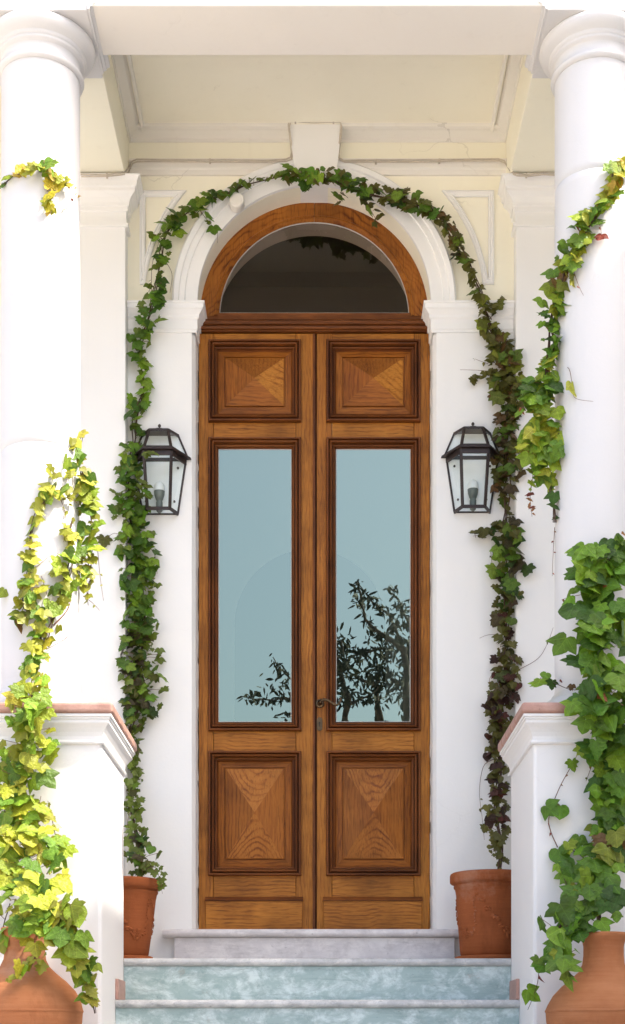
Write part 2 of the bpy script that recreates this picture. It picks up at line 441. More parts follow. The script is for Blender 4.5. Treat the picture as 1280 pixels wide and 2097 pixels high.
# stilt the arch so that it springs at ZS
A = [(x, y, z + (ZS - (ZI1 - 0.004)) * (1 if 0 < i < NARC else 0)) for i, (x, y, z) in enumerate(A)]
tops = [(x, YW, ztop) for x, y, z in A]
up.add(A + tops, [(i + 1, i, NARC + 1 + i, NARC + 2 + i) for i in range(NARC)])
up.add([(-4.5, YW, ZI1 - 0.004), A[-1], tops[-1], (-4.5, YW, ztop)], [(0, 1, 2, 3)])
up.add([A[0], (4.5, YW, ZI1 - 0.004), (4.5, YW, ztop), tops[0]], [(0, 1, 2, 3)])
B = [(x, 0.10, z) for x, y, z in A]
up.add(A + B, [(i, i + 1, NARC + 2 + i, NARC + 1 + i) for i in range(NARC)], smooth=True)
up.add([(-4.5, 0.11, ZI1), (4.5, 0.11, ZI1), (4.5, 0.11, ztop), (-4.5, 0.11, ztop)], [(3, 2, 1, 0)]) if False else None
up.build('upper_wall', M_CREAM, house)

# archivolt: flat ring with a raised outer moulding
av = MB()
prof = [(RA + 0.0, YW - 0.002), (RA + 0.002, YW - 0.016), (RA + 0.060, YW - 0.016), (RA + 0.063, YW - 0.024), (RA + 0.088, YW - 0.024),
        (RA + 0.092, YW - 0.034), (RA + 0.112, YW - 0.040), (RA + 0.122, YW - 0.030), (RA + 0.126, YW + 0.002)]
def ring(r, y):
    pts = arc(XD, ZS, r, y)
    return [(pts[0][0], y, ZI1 + 0.002)] + pts + [(pts[-1][0], y, ZI1 + 0.002)]
av.sweep(prof, ring, smooth=False)
av.build('archivolt', M_WHITE, house)

# keystone
k0, k1 = W(592, 247, -0.20), W(699, 247, -0.20)
kb0, kb1 = W(608, 386, -0.19), W(686, 386, -0.19)
ks = MB()
yk = -0.195
ks.prism_y([(kb0.x, ZS + RA - 0.004), (kb1.x, ZS + RA - 0.004), (k1.x, Z(250, yk)), (k0.x, Z(250, yk))], yk, 0.02)
ks.build('keystone', M_WHITE, house, bevel=0.004)

# worn caulk between the jambs and the door frame
rj = random.Random(8)
for sgn in (-1, 1):
    b = MB(); zz = Z1 + 0.002; xa = XD + sgn * (HALF - 0.0005)
    while zz < ZI0 - 0.01:
        hh = rj.uniform(0.02, 0.09); ww = rj.choice((0.002, 0.003, 0.004, 0.005))
        z2 = min(zz + hh, ZI0 - 0.004)
        if ww: b.prism_z([(xa, -0.012 - ww), (xa, 0.002), (xa - sgn * ww * 1.1, 0.002), (xa - sgn * ww, -0.004)][::sgn], zz, z2)
        zz = z2
    b.build('jamb_caulk', M_TRIM, house)['kind'] = 'stuff'

# imposts with returns into the opening
IMP = [(0.0, ZI0), (0.006, ZI0), (0.006, ZI0 + 0.010), (0.010, ZI0 + 0.012), (0.010, ZI0 + 0.060), (0.018, ZI0 + 0.066), (0.018, ZI0 + 0.078),
       (0.022, ZI0 + 0.084), (0.034, ZI0 + 0.098), (0.040, ZI0 + 0.102), (0.040, ZI1 - 0.012), (0.046, ZI1 - 0.010), (0.046, ZI1), (0.0, ZI1)]
for sgn in (-1, 1):
    xi = XD + sgn * (HALF - 0.002); xo = X(257, YP) + 0.002 if sgn < 0 else X(1057, YP) - 0.002
    b = MB()
    if sgn < 0:
        b.sweep(IMP, lambda o, z: [(xo, YW - o, z), (xi + o, YW - o, z), (xi + o, 0.03, z)])
    else:
        b.sweep(IMP, lambda o, z: [(xi - o, 0.03, z), (xi - o, YW - o, z), (xo, YW - o, z)])
    b.build('impost', M_WHITE, house)

# wall pilasters with capitals
for sgn in (-1, 1):
    xi = X(257, YP) if sgn < 0 else X(1057, YP)
    xo = xi + sgn * 0.36
    x0, x1 = min(xi, xo), max(xi, xo)
    zt, zn = Z(357, YP - 0.078), Z(466, YP)
    b = MB(); b.box(x0, x1, YP, YW + 0.02, 0.0, zt - 0.002)
    pil = b.build('pilaster', M_WHITE, house, bevel=0.004)
    CAP = [(0.0, zn), (0.014, zn + 0.001), (0.014, zn + 0.014), (0.004, zn + 0.018), (0.004, zn + 0.070), (0.012, zn + 0.074), (0.012, zn + 0.092), (0.018, zn + 0.094),
           (0.020, zn + 0.110), (0.030, zn + 0.128), (0.044, zn + 0.140), (0.050, zn + 0.146), (0.050, zn + 0.160), (0.058, zn + 0.164), (0.062, zn + 0.186), (0.074, zn + 0.206), (0.078, zn + 0.210), (0.078, zt), (0.0, zt)]
    c = MB()
    c.sweep(CAP, lambda o, z: [(x0 - o, YW, z), (x0 - o, YP - o, z), (x1 + o, YP - o, z), (x1 + o, YW, z)])
    c.build('capital', M_WHITE, pil)

# string course above the arch and crown moulding under the ceiling
xs0, xs1 = X(266, YW), X(1040, YW)
za, zb = Z(356, YW - 0.02), Z(326, YW - 0.03)
STR = [(YW + 0.01, za), (YW - 0.012, za), (YW - 0.014, za + 0.022), (YW - 0.022, za + 0.028), (YW - 0.026, za + 0.050), (YW - 0.034, za + 0.056), (YW - 0.036, zb), (YW + 0.01, zb)]
for xa, xb in ((xs0, k0.x + 0.012), (k1.x - 0.012, xs1)):
    MB().prism_x(STR, xa, xb).build('string_course', M_TRIM, house)
XB = 0.902      # inner faces of the side beams
zc0 = Z(292, YW)
CR = [(YW + 0.01, zc0), (YW - 0.010, zc0), (YW - 0.012, zc0 + 0.014), (YW - 0.030, zc0 + 0.020), (YW - 0.060, zc0 + 0.030), (YW - 0.085, zc0 + 0.046), (YW - 0.088, ZCEIL - 0.018), (YW - 0.105, ZCEIL - 0.014), (YW - 0.108, ZCEIL + 0.004), (YW + 0.01, ZCEIL + 0.004)]
CR = [(YW + (y - YW) * 0.75, z) for y, z in CR]
for xa, xb in ((-XB, k0.x + 0.004), (k1.x - 0.004, XB)):
    MB().prism_x(CR, xa, xb).build('crown_moulding', M_TRIM, house)
for sgn in (-1, 1):
    pr = [(sgn * (XB + 0.01 + (y - YW - 0.01)), z) for y, z in CR]
    MB().prism_y(pr if sgn > 0 else pr[::-1], -1.07, YW - 0.004).build('crown_moulding', M_TRIM, house)

# spandrel panels: raised frames that follow the arch
for sgn in (-1, 1):
    xo = X(286, YW) if sgn < 0 else X(1012, YW)
    zt, zl = Z(392, YW), Z(584, YW)
    def outline(ins):
        """panel outline inset by ins: top edge, outer edge, then back along the arch"""
        rr = RA + 0.255 + ins
        xo_ = xo - sgn * ins; zt_ = zt - ins; zl_ = zl + ins
        # arch meets the top edge and the lower end
        a_top = math.asin(min(1, (zt_ - ZS) / rr)); a_low = math.asin((zl_ - ZS) / rr)
        pts = []
        for i in range(25):
            a = a_low + (a_top - a_low) * i / 24
            pts.append((XD + sgn * rr * math.cos(a), zl_ if i == 0 else ZS + rr * math.sin(a)))
        return [(xo_, zl_)] + pts + [(xo_, zt_)]
    p = MB()
    pf = [(0.0, YW), (0.001, YW - 0.013), (0.008, YW - 0.017), (0.011, YW - 0.011), (0.018, YW - 0.010), (0.0205, YW - 0.016), (0.026, YW - 0.013), (0.029, YW - 0.002)]
    p.sweep(pf, lambda i, y: [(x, y, z) for x, z in outline(i)], closed=True)
    p.build('spandrel_panel', M_WHITE, house)

# porch ceiling, beams
b = MB(); b.box(-XB, XB, -1.072, YW, ZCEIL, ZCEIL + 0.08); b.build('porch_ceiling', M_CEIL, house)
b = MB(); b.box(-4.5, 4.5, -1.356, -1.073, ZSOF, 7.4); b.build('front_beam', M_SOFFIT, house, bevel=0.005)
for sgn in (-1, 1):
    b = MB(); b.box(sgn * XB, sgn * 1.36, -1.072, YW, ZSOF, 7.3); b.build('side_beam', [M_CREAM], house, bevel=0.004)
b = MB(); b.box(-4.5, 4.5, -1.5, 0.3, 7.4, 7.55); b.build('porch_roof', M_WHITE, house)
# unseen side wall added beyond the frame to keep sun off the porch interior
b = MB(); b.box(1.62, 1.80, -1.0, YW, 0, ZSOF + 0.4); b.build('sun_block_wall', M_WALL, house)

# hall behind the glass
YH = 1.75
hall = MB()
hall.add([(-2, 0.12, Z1), (2, 0.12, Z1), (2, YH, Z1), (-2, YH, Z1)], [(0, 1, 2, 3)])
hall.box(-0.6, 0.6, 0.30, 0.82, 6.21, 6.22, 2)  # unseen skylight panel, added to brighten the hall
hall.add([(-2, 0.12, Z1), (-2, YH, Z1), (-2, YH, 6.2), (-2, 0.12, 6.2)], [(0, 1, 2, 3)])
hall.add([(2, 0.12, Z1), (2, YH, Z1), (2, YH, 6.2), (2, 0.12, 6.2)], [(3, 2, 1, 0)])
ha = W(635, 1125, YH); hr = 0.46; hz = ha.z - hr
HA = arc(ha.x, hz, hr, YH)
zsplit = 5.6
hall.add(HA + [(x, YH, zsplit) for x, y, z in HA], [(i + 1, i, NARC + 1 + i, NARC + 2 + i) for i in range(NARC)])
hall.add([(-2, YH, Z1), (HA[-1][0], YH, Z1), (HA[-1][0], YH, zsplit), (-2, YH, zsplit)], [(0, 1, 2, 3)])
hall.add([(HA[0][0], YH, Z1), (2, YH, Z1), (2, YH, zsplit), (HA[0][0], YH, zsplit)], [(0, 1, 2, 3)])
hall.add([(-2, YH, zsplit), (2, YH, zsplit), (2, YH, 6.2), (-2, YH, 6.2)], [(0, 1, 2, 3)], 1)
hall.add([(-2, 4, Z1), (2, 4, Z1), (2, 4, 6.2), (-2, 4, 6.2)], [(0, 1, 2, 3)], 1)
# inner face of the front wall, so that daylight enters only by the glass and the added skylight
RV = 0.502
hall.box(-4.5, XD - RV, 0.101, 0.19, 0, 7.4); hall.box(XD + RV, 4.5, 0.101, 0.19, 0, 7.4)
hall.box(XD - RV, XD + RV, 0.101, 0.19, ZS + RV + 0.12, 7.4)
hall.sweep([(RV + 0.09, 0.051), (RV - 0.002, 0.051), (RV - 0.002, 0.1902), (RV + 0.22, 0.1902)], lambda r, y: arc(XD, ZS, r, y), 0, smooth=False)
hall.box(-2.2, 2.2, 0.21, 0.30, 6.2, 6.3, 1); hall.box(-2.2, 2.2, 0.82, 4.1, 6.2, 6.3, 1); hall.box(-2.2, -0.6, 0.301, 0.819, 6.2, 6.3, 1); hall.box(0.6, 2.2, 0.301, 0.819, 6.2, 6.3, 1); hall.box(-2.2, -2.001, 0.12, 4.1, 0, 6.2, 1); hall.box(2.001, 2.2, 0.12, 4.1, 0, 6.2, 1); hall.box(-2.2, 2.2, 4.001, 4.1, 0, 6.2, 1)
structure(hall.build('hall_room', [M_HALL, M_HALL_SHADE, M_ADDED_SKYLIGHT]))

# unseen block added to the side, out of frame: its shade falls on the near column
shade_block_h = ZC + 3.05 + (3.6 - 1.28) * 1.26
b = MB(); b.box(3.6, 9.0, -9.0, 1.0, 0, shade_block_h)
wg = thing('shade_block', 'pale unseen block added close beside the porch to shade it', 'house', (3.6, -4, 0))
wgw = b.build('wall', M_WALL, wg)
b = MB(); b.box(3.5, 9.1, -9.1, 1.1, shade_block_h + 0.002, shade_block_h + 0.12); b.build('roof', M_PINK, wg)

# ------------------------------------------------------------------ columns and pedestals
XPI = 0.846        # inner face of the pedestals
YPF, YPB = -1.375, -0.72
ZCAP = Z(1437, -1.425)
for sgn in (-1, 1):
    lab = ('smooth white round column in full sun with a yellow ivy sprig near its top' if sgn < 0
           else 'smooth white round column with thick green ivy hanging down its shaded side')
    col = thing('column', lab, 'column', (sgn * XC, YC, ZCAP), 'porch columns')
    cx = sgn * XC
    r = 0.158
    zb = ZCAP
    zA = ZC + 3.946
    b = MB()
    zj = Z(905, YC - 0.15) if sgn < 0 else Z(345, YC - 0.15)
    prof = [(r, zb + 0.09)] + [(r, zb + 0.13 + (zj - 0.03 - zb - 0.13) * i / 4) for i in range(5)] + [(r, zj - 0.0016), (r - 0.0009, zj - 0.001), (r - 0.0009, zj + 0.001), (r, zj + 0.0016)]
    prof += [(r, zj + 0.03 + (zA - 0.0125 - zj - 0.03) * i / 4) for i in range(5)]
    b.lathe(prof, cx, YC, 72, cap=False)
    b.build('shaft', M_COL, col)
    b = MB()
    b.lathe([(0.214, zb), (0.214, zb + 0.012), (0.212, zb + 0.03), (0.206, zb + 0.046), (0.196, zb + 0.058), (0.182, zb + 0.066), (0.172, zb + 0.07), (0.172, zb + 0.082), (0.164, zb + 0.086), (0.160, zb + 0.10), (r, zb + 0.13)], cx, YC, 72)
    b.build('base', M_COL, col)
    b = MB()
    zz = ZC
    b.lathe([(r, zA - 0.012), (0.164, zA - 0.011), (0.172, zA - 0.006), (0.175, zA + 0.002), (0.172, zA + 0.010), (0.164, zA + 0.014), (0.161, zA + 0.016), (0.159, zz + 4.000),
             (0.163, zz + 4.003), (0.174, zz + 4.006), (0.178, zz + 4.012), (0.174, zz + 4.017), (0.178, zz + 4.019), (0.185, zz + 4.025), (0.182, zz + 4.031), (0.184, zz + 4.033), (0.202, zz + 4.040), (0.214, zz + 4.052), (0.220, zz + 4.066), (0.218, zz + 4.078), (0.208, zz + 4.088)], cx, YC, 72)
    cap = b.build('capital', M_COL, col)
    b = MB(); xi = cx - sgn * 0.222; xo = cx + sgn * 0.235
    b.box(xi, xo, YC - 0.200, YC + 0.200, zz + 4.089, zz + 4.30)
    b.build('abacus', M_COL, cap, bevel=0.004)
    b = MB()     # moulded inner edge of the block over the column
    MP = [(0.0, 4.0895), (0.008, 4.0895), (0.010, 4.099), (0.020, 4.102), (0.022, 4.111), (0.034, 4.117), (0.036, 4.127), (0.0, 4.127)]
    pr = [(xi - sgn * o, zz + z) for o, z in MP]
    b.prism_y(pr if sgn < 0 else pr[::-1], YC - 0.207, YC + 0.17)
    b.build('moulding', M_COL, cap)

    # pedestal
    lab = ('white rendered pedestal carrying the sunlit column, mostly bare at its inner side' if sgn < 0
           else 'white rendered pedestal under the shaded column, half hidden by big green ivy leaves')
    xo = sgn * 1.42; xi = sgn * XPI
    ped = thing('pedestal', lab, 'pedestal', (sgn * 1.13, YC, 0), 'porch pedestals')
    x0, x1 = min(xi, xo), max(xi, xo)
    zm = Z(1523, -1.385)        # underside of the cornice
    zt = ZCAP - 0.044
    b = MB(); b.box(x0, x1, YPF, YPB, 0, zt - 0.01); b.build('body', M_PED, ped, bevel=0.014)
    def rectloop(o, z):
        return [(x0 - o, YPF - o, z), (x1 + o, YPF - o, z), (x1 + o, YPB + o, z), (x0 - o, YPB + o, z)]
    hgt = zt - zm
    b = MB()
    b.sweep([(-0.002, zm), (0.010, zm), (0.013, zm + 0.006), (0.010, zm + 0.013), (0.004, zm + 0.016), (0.004, zm + 0.030), (0.010, zm + 0.046), (0.020, zm + 0.062), (0.030, zm + 0.074), (0.033, zm + 0.078), (0.033, zm + 0.090), (0.038, zm + 0.092), (0.038, zt - 0.012), (0.044, zt - 0.010), (0.044, zt), (-0.05, zt)], rectloop, closed=True)
    b.build('cornice', M_PED, ped)
    # coping: separate bullnosed pink stones round the top
    e = 0.052
    cop = []
    def slab(xa, xb, ya, yb):
        q = MB(); q.box(xa, xb, ya, yb, zt + 0.001, ZCAP); o = q.build('coping_stone', M_PINK, ped)
        md = o.modifiers.new('bevel', 'BEVEL'); md.width = 0.013; md.segments = 4; md.limit_method = 'ANGLE'
        return o
    ya, yb = YPF - e, YPB + e
    wd = 0.20
    slab(x0 - e, x1 + e, ya, ya + wd)
    n = 4; L = (yb - ya - wd) / n
    for i in range(n):
        yy0 = ya + wd + i * L + 0.003; yy1 = ya + wd + (i + 1) * L
        if sgn < 0: slab(x1 + e - wd, x1 + e, yy0, yy1)
        else: slab(x0 - e, x0 - e + wd, yy0, yy1)
    q = MB()
    if sgn < 0: q.box(x0 - e, x1 + e - wd - 0.003, ya + wd + 0.003, yb, zt + 0.001, ZCAP - 0.001)
    else: q.box(x0 - e + wd + 0.003, x1 + e, ya + wd + 0.003, yb, zt + 0.001, ZCAP - 0.001)
    q.build('coping_bed', M_COL, ped)
    # low cheek wall beside the flight, carries the urn
    ZCH = ZC - 0.165
    cw = thing('cheek_wall', 'low white side wall of the stairs in front of the ' + ('sunlit' if sgn < 0 else 'shaded') + ' pedestal', 'wall', (sgn * 1.13, -3.2, 0), 'low side walls of the stairs')
    b = MB(); b.box(x0, x1, -3.7, YPF - 0.003, 0, ZCH - 0.05); b.build('body', M_COL, cw, bevel=0.01)
    b = MB(); b.box(x0 - 0.03, x1 + 0.03, -3.73, YPF - 0.002, ZCH - 0.049, ZCH); b.build('coping', M_PINK, cw, bevel=0.01)

# ------------------------------------------------------------------ stairs
st = thing('staircase', 'flight of mottled green marble steps with grey rounded nosings', 'stairs', (0, -1, 0))
def nosing(x0, x1, yn, zt, th, y_back, mat, parent, r=None):
    r = th / 2
    pr = [(yn + r - r * math.sin(math.pi * i / 8) , zt - r + r * math.cos(math.pi * i / 8)) for i in range(9)]
    pr = [(y_back, zt)] + pr + [(y_back, zt - th)]
    return MB().prism_x(pr[::-1], x0, x1).build('tread', mat, parent)
# sill
nosing(X(332, -0.21), X(945, -0.21), -0.21, Z1, 0.038, 0.09, M_SILL, st)
MB().box(X(357, -0.18), X(931, -0.18), -0.182, -0.12, Z2, Z1 - 0.039).build('riser', M_SILL, st, bevel=0.002)
MB().box(-XPI - 0.12, XPI + 0.09, YW - 0.0605, 0.09, Z2 - 0.3, Z1 - 0.041).build('footing', M_WALL, st) if False else None
xl, xr = -XPI + 0.001, XPI - 0.001
th = 0.034
# landing (wider behind the pedestals)
o = nosing(xl, xr, -0.746, Z2, th, YPB + 0.002, M_NOSE, st)
MB().box(-1.30, 1.30, YPB + 0.004, YW, Z2 - th, Z2).build('landing', M_NOSE, st)
MB().box(xl, xr, -0.727, -0.70, Z3, Z2 - th - 0.001).build('riser', M_GREEN, st)
MB().box(-1.30, 1.30, YPB + 0.004, YW, 0, Z2 - th - 0.002).build('base', M_WALL, st)
z, yn = Z3, -1.008
rise = 0.19; tr = 0.262
while z > 0.08:
    nosing(xl, xr, yn, z, th, yn + tr + 0.021, M_NOSE, st)
    MB().box(xl, xr, yn + 0.021, yn + tr + 0.02, max(0, z - rise), z - th - 0.001).build('riser', M_GREEN, st)
    z -= rise; yn -= tr
for sgn in (-1, 1):
    b = MB(); b.box(sgn * XPI, sgn * (XPI - 0.014), -0.995, -0.775, Z3 + 0.001, Z3 + 0.088)
    b.build('skirting_tile', M_PINK, st, bevel=0.003)

# ------------------------------------------------------------------ fanlight and transom
YG = 0.012
fan = thing('fanlight', 'half round wooden fanlight with dark glass above the double door', 'fanlight', (XD, 0, ZS))
b = MB()
RI = 0.462
fr = [(RA + 0.004, 0.03), (RA + 0.004, 0.0), (RA - 0.006, -0.004), (RA - 0.066, -0.006), (RA - 0.070, -0.012), (RA - 0.078, -0.013), (RA - 0.082, -0.006), (RA - 0.088, 0.0), (RI + 0.001, 0.008), (RI, 0.02)]
zfb = Z(655)
for i, (a0, a1) in enumerate(((0, math.pi / 2 - 0.0012), (math.pi / 2 + 0.0012, math.pi))):
    b = MB()
    def ringf(r, y, a0=a0, a1=a1, i=i):
        p = arc(XD, ZS, r, y, a0, a1, 36)
        return ([(p[0][0], y, zfb + 0.03)] + p) if i == 0 else (p + [(p[-1][0], y, zfb + 0.03)])
    b.sweep(fr, ringf)
    b.build('arch_rail', M_ARCH, fan)
b = MB(); b.box(XD - HALF + 0.012, XD + HALF - 0.012, -0.003, 0.03, zfb - 0.004, Z(641)); b.build('bottom_rail', M_BH, fan, bevel=0.002)
tz0, tz1 = Z(681), Z(655)
TP = [(0.04, tz0), (-0.012, tz0), (-0.012, tz0 + 0.006), (-0.024, tz0 + 0.008), (-0.028, tz0 + 0.018), (-0.022, tz0 + 0.024), (-0.034, tz0 + 0.026), (-0.040, tz0 + 0.036), (-0.034, tz0 + 0.044), (-0.026, tz0 + 0.046), (-0.030, tz0 + 0.050), (-0.016, tz1 - 0.004), (0.0, tz1 - 0.003), (0.04, tz1 - 0.003)]
MB().prism_x(TP, XD - HALF + 0.003, XD + HALF - 0.003).build('transom', M_BH, fan)
b = MB()
gp = arc(XD, ZS, RI + 0.004, YG, 0, math.pi, 48)
gp = [(gp[0][0], YG, Z(642))] + gp + [(gp[-1][0], YG, Z(642))]
b.add(gp + [(x, y + 0.004, z) for x, y, z in gp], [tuple(range(len(gp)))])
b.build('pane', M_FAN, fan)
b = MB()
b.sweep([(RI + 0.001, YG - 0.006), (RI - 0.0022, YG - 0.0005)], lambda r, y: arc(XD, ZS, r, y, 0.02, math.pi - 0.02, 48))
b.box(XD - RI + 0.002, XD + RI - 0.002, YG - 0.008, YG - 0.0005, Z(641), Z(641) + 0.004)
b.build('putty', M_PUTTY, fan)

# ------------------------------------------------------------------ the door leaves
def frame_sweep(mb, x0, x1, z0, z1, prof):
    """picture-frame moulding, mitred; upright sides get slot 0, level sides slot 1"""
    for i in range(len(prof) - 1):
        (u0, y0), (u1, y1) = prof[i], prof[i + 1]
        a = [(x0 + u0, y0, z0 + u0), (x1 - u0, y0, z0 + u0), (x1 - u0, y0, z1 - u0), (x0 + u0, y0, z1 - u0)]
        c = [(x0 + u1, y1, z0 + u1), (x1 - u1, y1, z0 + u1), (x1 - u1, y1, z1 - u1), (x0 + u1, y1, z1 - u1)]
        for j in range(4):
            k = (j + 1) % 4
            mb.add([a[j], a[k], c[k], c[j]], [(0, 1, 2, 3)], 1 if j in (0, 2) else 0)


BOL = [(0, 0.001), (0.0005, -0.018), (0.004, -0.025), (0.0095, -0.025), (0.0125, -0.020), (0.013, -0.001), (0.0175, -0.001), (0.018, -0.024), (0.022, -0.030), (0.027, -0.027), (0.0295, -0.018), (0.030, 0.001), (0.0345, 0.001), (0.035, -0.011), (0.041, -0.007), (0.0425, 0.006), (0.049, 0.014)]


def leaf_door(name, label, xL, xR, sxa, sxb, mx0, mx1):
    """xL..xR leaf edges, sxa/sxb inner edges of the stiles, mx0/mx1 outer edges of the mouldings (photo px)"""
    th = 0.045
    d = thing(name, label, 'door', (X((xL + xR) / 2), 0, Z1), 'leaves of the double door')
    z_top, z_bot = Z(683), Z1 + 0.006
    for a, c in ((xL, sxa), (sxb, xR)):
        b = MB(); b.box(X(a) + 0.0006, X(c) - 0.0006, 0, th, z_bot, z_top); b.build('stile', M_GV, d, bevel=0.0025)
    for t0, t1 in ((683, 712), (852, 912), (1484, 1556), (1778, 1902)):
        zt = Z(t0); zb = max(Z(t1), z_bot)
        b = MB(); b.box(X(sxa) + 0.0006, X(sxb) - 0.0006, 0.0004, th, zb, zt); b.build('rail', M_GH, d, bevel=0.0025)
    x0, x1 = X(mx0), X(mx1)
    for (t0, t1, kind) in ((698, 866, 'panel'), (898, 1498, 'glass'), (1539, 1794, 'panel')):
        z0, z1 = Z(t1), Z(t0)
        b = MB(); frame_sweep(b, x0, x1, z0, z1, BOL); b.build('moulding', [M_BV, M_BH], d)
        u = BOL[-1][0]
        if kind == 'glass':
            b = MB(); b.add([(x0 + u - 0.003, YG, z0 + u - 0.003), (x1 - u + 0.003, YG, z0 + u - 0.003), (x1 - u + 0.003, YG, z1 - u + 0.003), (x0 + u - 0.003, YG, z1 - u + 0.003)], [(0, 1, 2, 3)])
            b.build('pane', M_PANE, d)
            b = MB(); frame_sweep(b, x0 + u - 0.001, x1 - u + 0.001, z0 + u - 0.001, z1 - u + 0.001, [(0, YG - 0.004), (0.0035, YG - 0.0005)])
            b.build('putty', M_PUTTY, d)
        else:
            b = MB(); mb0 = u - 0.002; mb1 = u + 0.034
            frame_sweep(b, x0, x1, z0, z1, [(mb0, 0.0125), (mb1 - 0.006, 0.004), (mb1 - 0.005, 0.011), (mb1, 0.011)])
            b.build('panel_border', [M_RV, M_RH], d)
            b = MB(); f0 = mb1 - 0.0005
            frame_sweep(b, x0, x1, z0, z1, [(f0, 0.012), (f0 + 0.0005, 0.001), (f0 + 0.004, -0.001)])
            q = f0 + 0.004; ax, az = (x0 + x1) / 2, (z0 + z1) / 2; w0, h0 = (x1 - x0) / 2 - q, (z1 - z0) / 2 - q
            ys = -0.001; ya = -0.042
            cs = [(ax - w0, ys, az - h0), (ax + w0, ys, az - h0), (ax + w0, ys, az + h0), (ax - w0, ys, az + h0)]
            for j in range(4):
                k = (j + 1) % 4
                mat = (3, 0, 2, 5)[j] if t0 > 1000 else (1, 4, 5, 0)[j]  # facet tones vary as veneers and also stand in for the relief's shading
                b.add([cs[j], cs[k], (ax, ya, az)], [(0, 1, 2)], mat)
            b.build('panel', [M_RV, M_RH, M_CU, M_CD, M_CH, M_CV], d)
    # kick board with a sloping top
    kx0, kx1 = X(mx0 - 5), X(mx1 + 2)
    kz0, kz1 = z_bot + 0.001, Z(1846)
    b = MB(); b.box(kx0, kx1, -0.022, 0.0, kz0, kz1); kb = b.build('kick_board', M_GH, d, bevel=0.002)
    b = MB(); b.prism_x([(-0.0005, kz1 + 0.001), (-0.0005, kz1 + 0.022), (-0.006, kz1 + 0.022), (-0.027, kz1 + 0.005), (-0.027, kz1 + 0.001)], kx0 - 0.004, kx1 + 0.004); b.build('drip_ledge', M_BH, d, bevel=0.0015)
    return d


dl = leaf_door('door_leaf', 'plain oak door leaf without a handle, its glass reflecting only a few twigs', 407, 645.5, 437, 606, 427, 617)
dr = leaf_door('door_leaf', 'oak door leaf with the curved lever handle and keyhole plate', 648.5, 880.5, 680, 848, 668, 861)
b = MB(); b.box(X(640.5), X(645.2), -0.008, -0.0005, Z1 + 0.008, Z(684)); b.build('astragal', M_BV, dl, bevel=0.002)
# dark gap is real: rebate behind the meeting stiles
b = MB(); b.box(X(644), X(650), 0.030, 0.044, Z1 + 0.008, Z(684)); b.build('rebate', M_BV, dl)
# lever handle
b = MB()
c0 = W(655, 1441)
ros = []
for rr, yy in ((0.022, 0.0), (0.022, -0.004), (0.019, -0.007), (0.012, -0.009), (0.009, -0.012), (0.009, -0.04)):
    ros.append([(c0.x + rr * math.cos(2 * math.pi * k / 20), yy, c0.z + rr * math.sin(2 * math.pi * k / 20)) for k in range(20)])
for i in range(len(ros) - 1):
    b.add(ros[i] + ros[i + 1], [(k, (k + 1) % 20, 20 + (k + 1) % 20, 20 + k) for k in range(20)], 0, True)
lev = [(655, 1441, -0.030), (655, 1440, -0.042), (658, 1435, -0.050), (664, 1432.5, -0.052), (671, 1434, -0.052), (678, 1438.5, -0.050), (685, 1443, -0.050), (690, 1444, -0.050), (694, 1441, -0.050), (697, 1436, -0.049), (698, 1432, -0.047), (696, 1429.5, -0.044)]
# the lever pivots with its own rosette
hd = b.build('handle', M_BRASS, dr)
l = MB(); l.tube([W(a, c, y) for a, c, y in lev], 0.0075, 10, r1=0.0055); l.build('lever', M_BRASS, hd)
b = MB(); e0 = W(654.5, 1483)
pl = [(e0.x + 0.0125 * math.cos(t) , e0.z + 0.018 * (1 if math.sin(t) > 0 else -1) + 0.0135 * math.sin(t)) for t in [math.pi * 2 * k / 24 for k in range(24)]]
b.prism_y(pl, -0.005, 0.0)
kp = b.build('keyhole_plate', M_BRASS, dr, bevel=0.0012)
b = MB(); b.prism_y([(e0.x + 0.004 * math.cos(2 * math.pi * k / 12), e0.z + 0.006 + 0.004 * math.sin(2 * math.pi * k / 12)) for k in range(12)], -0.0055, -0.0045)
b.box(e0.x - 0.0018, e0.x + 0.0018, -0.0055, -0.0045, e0.z - 0.012, e0.z + 0.005); b.build('keyhole', simple('keyhole_black', (0.008, 0.007, 0.006), 0.7), kp)

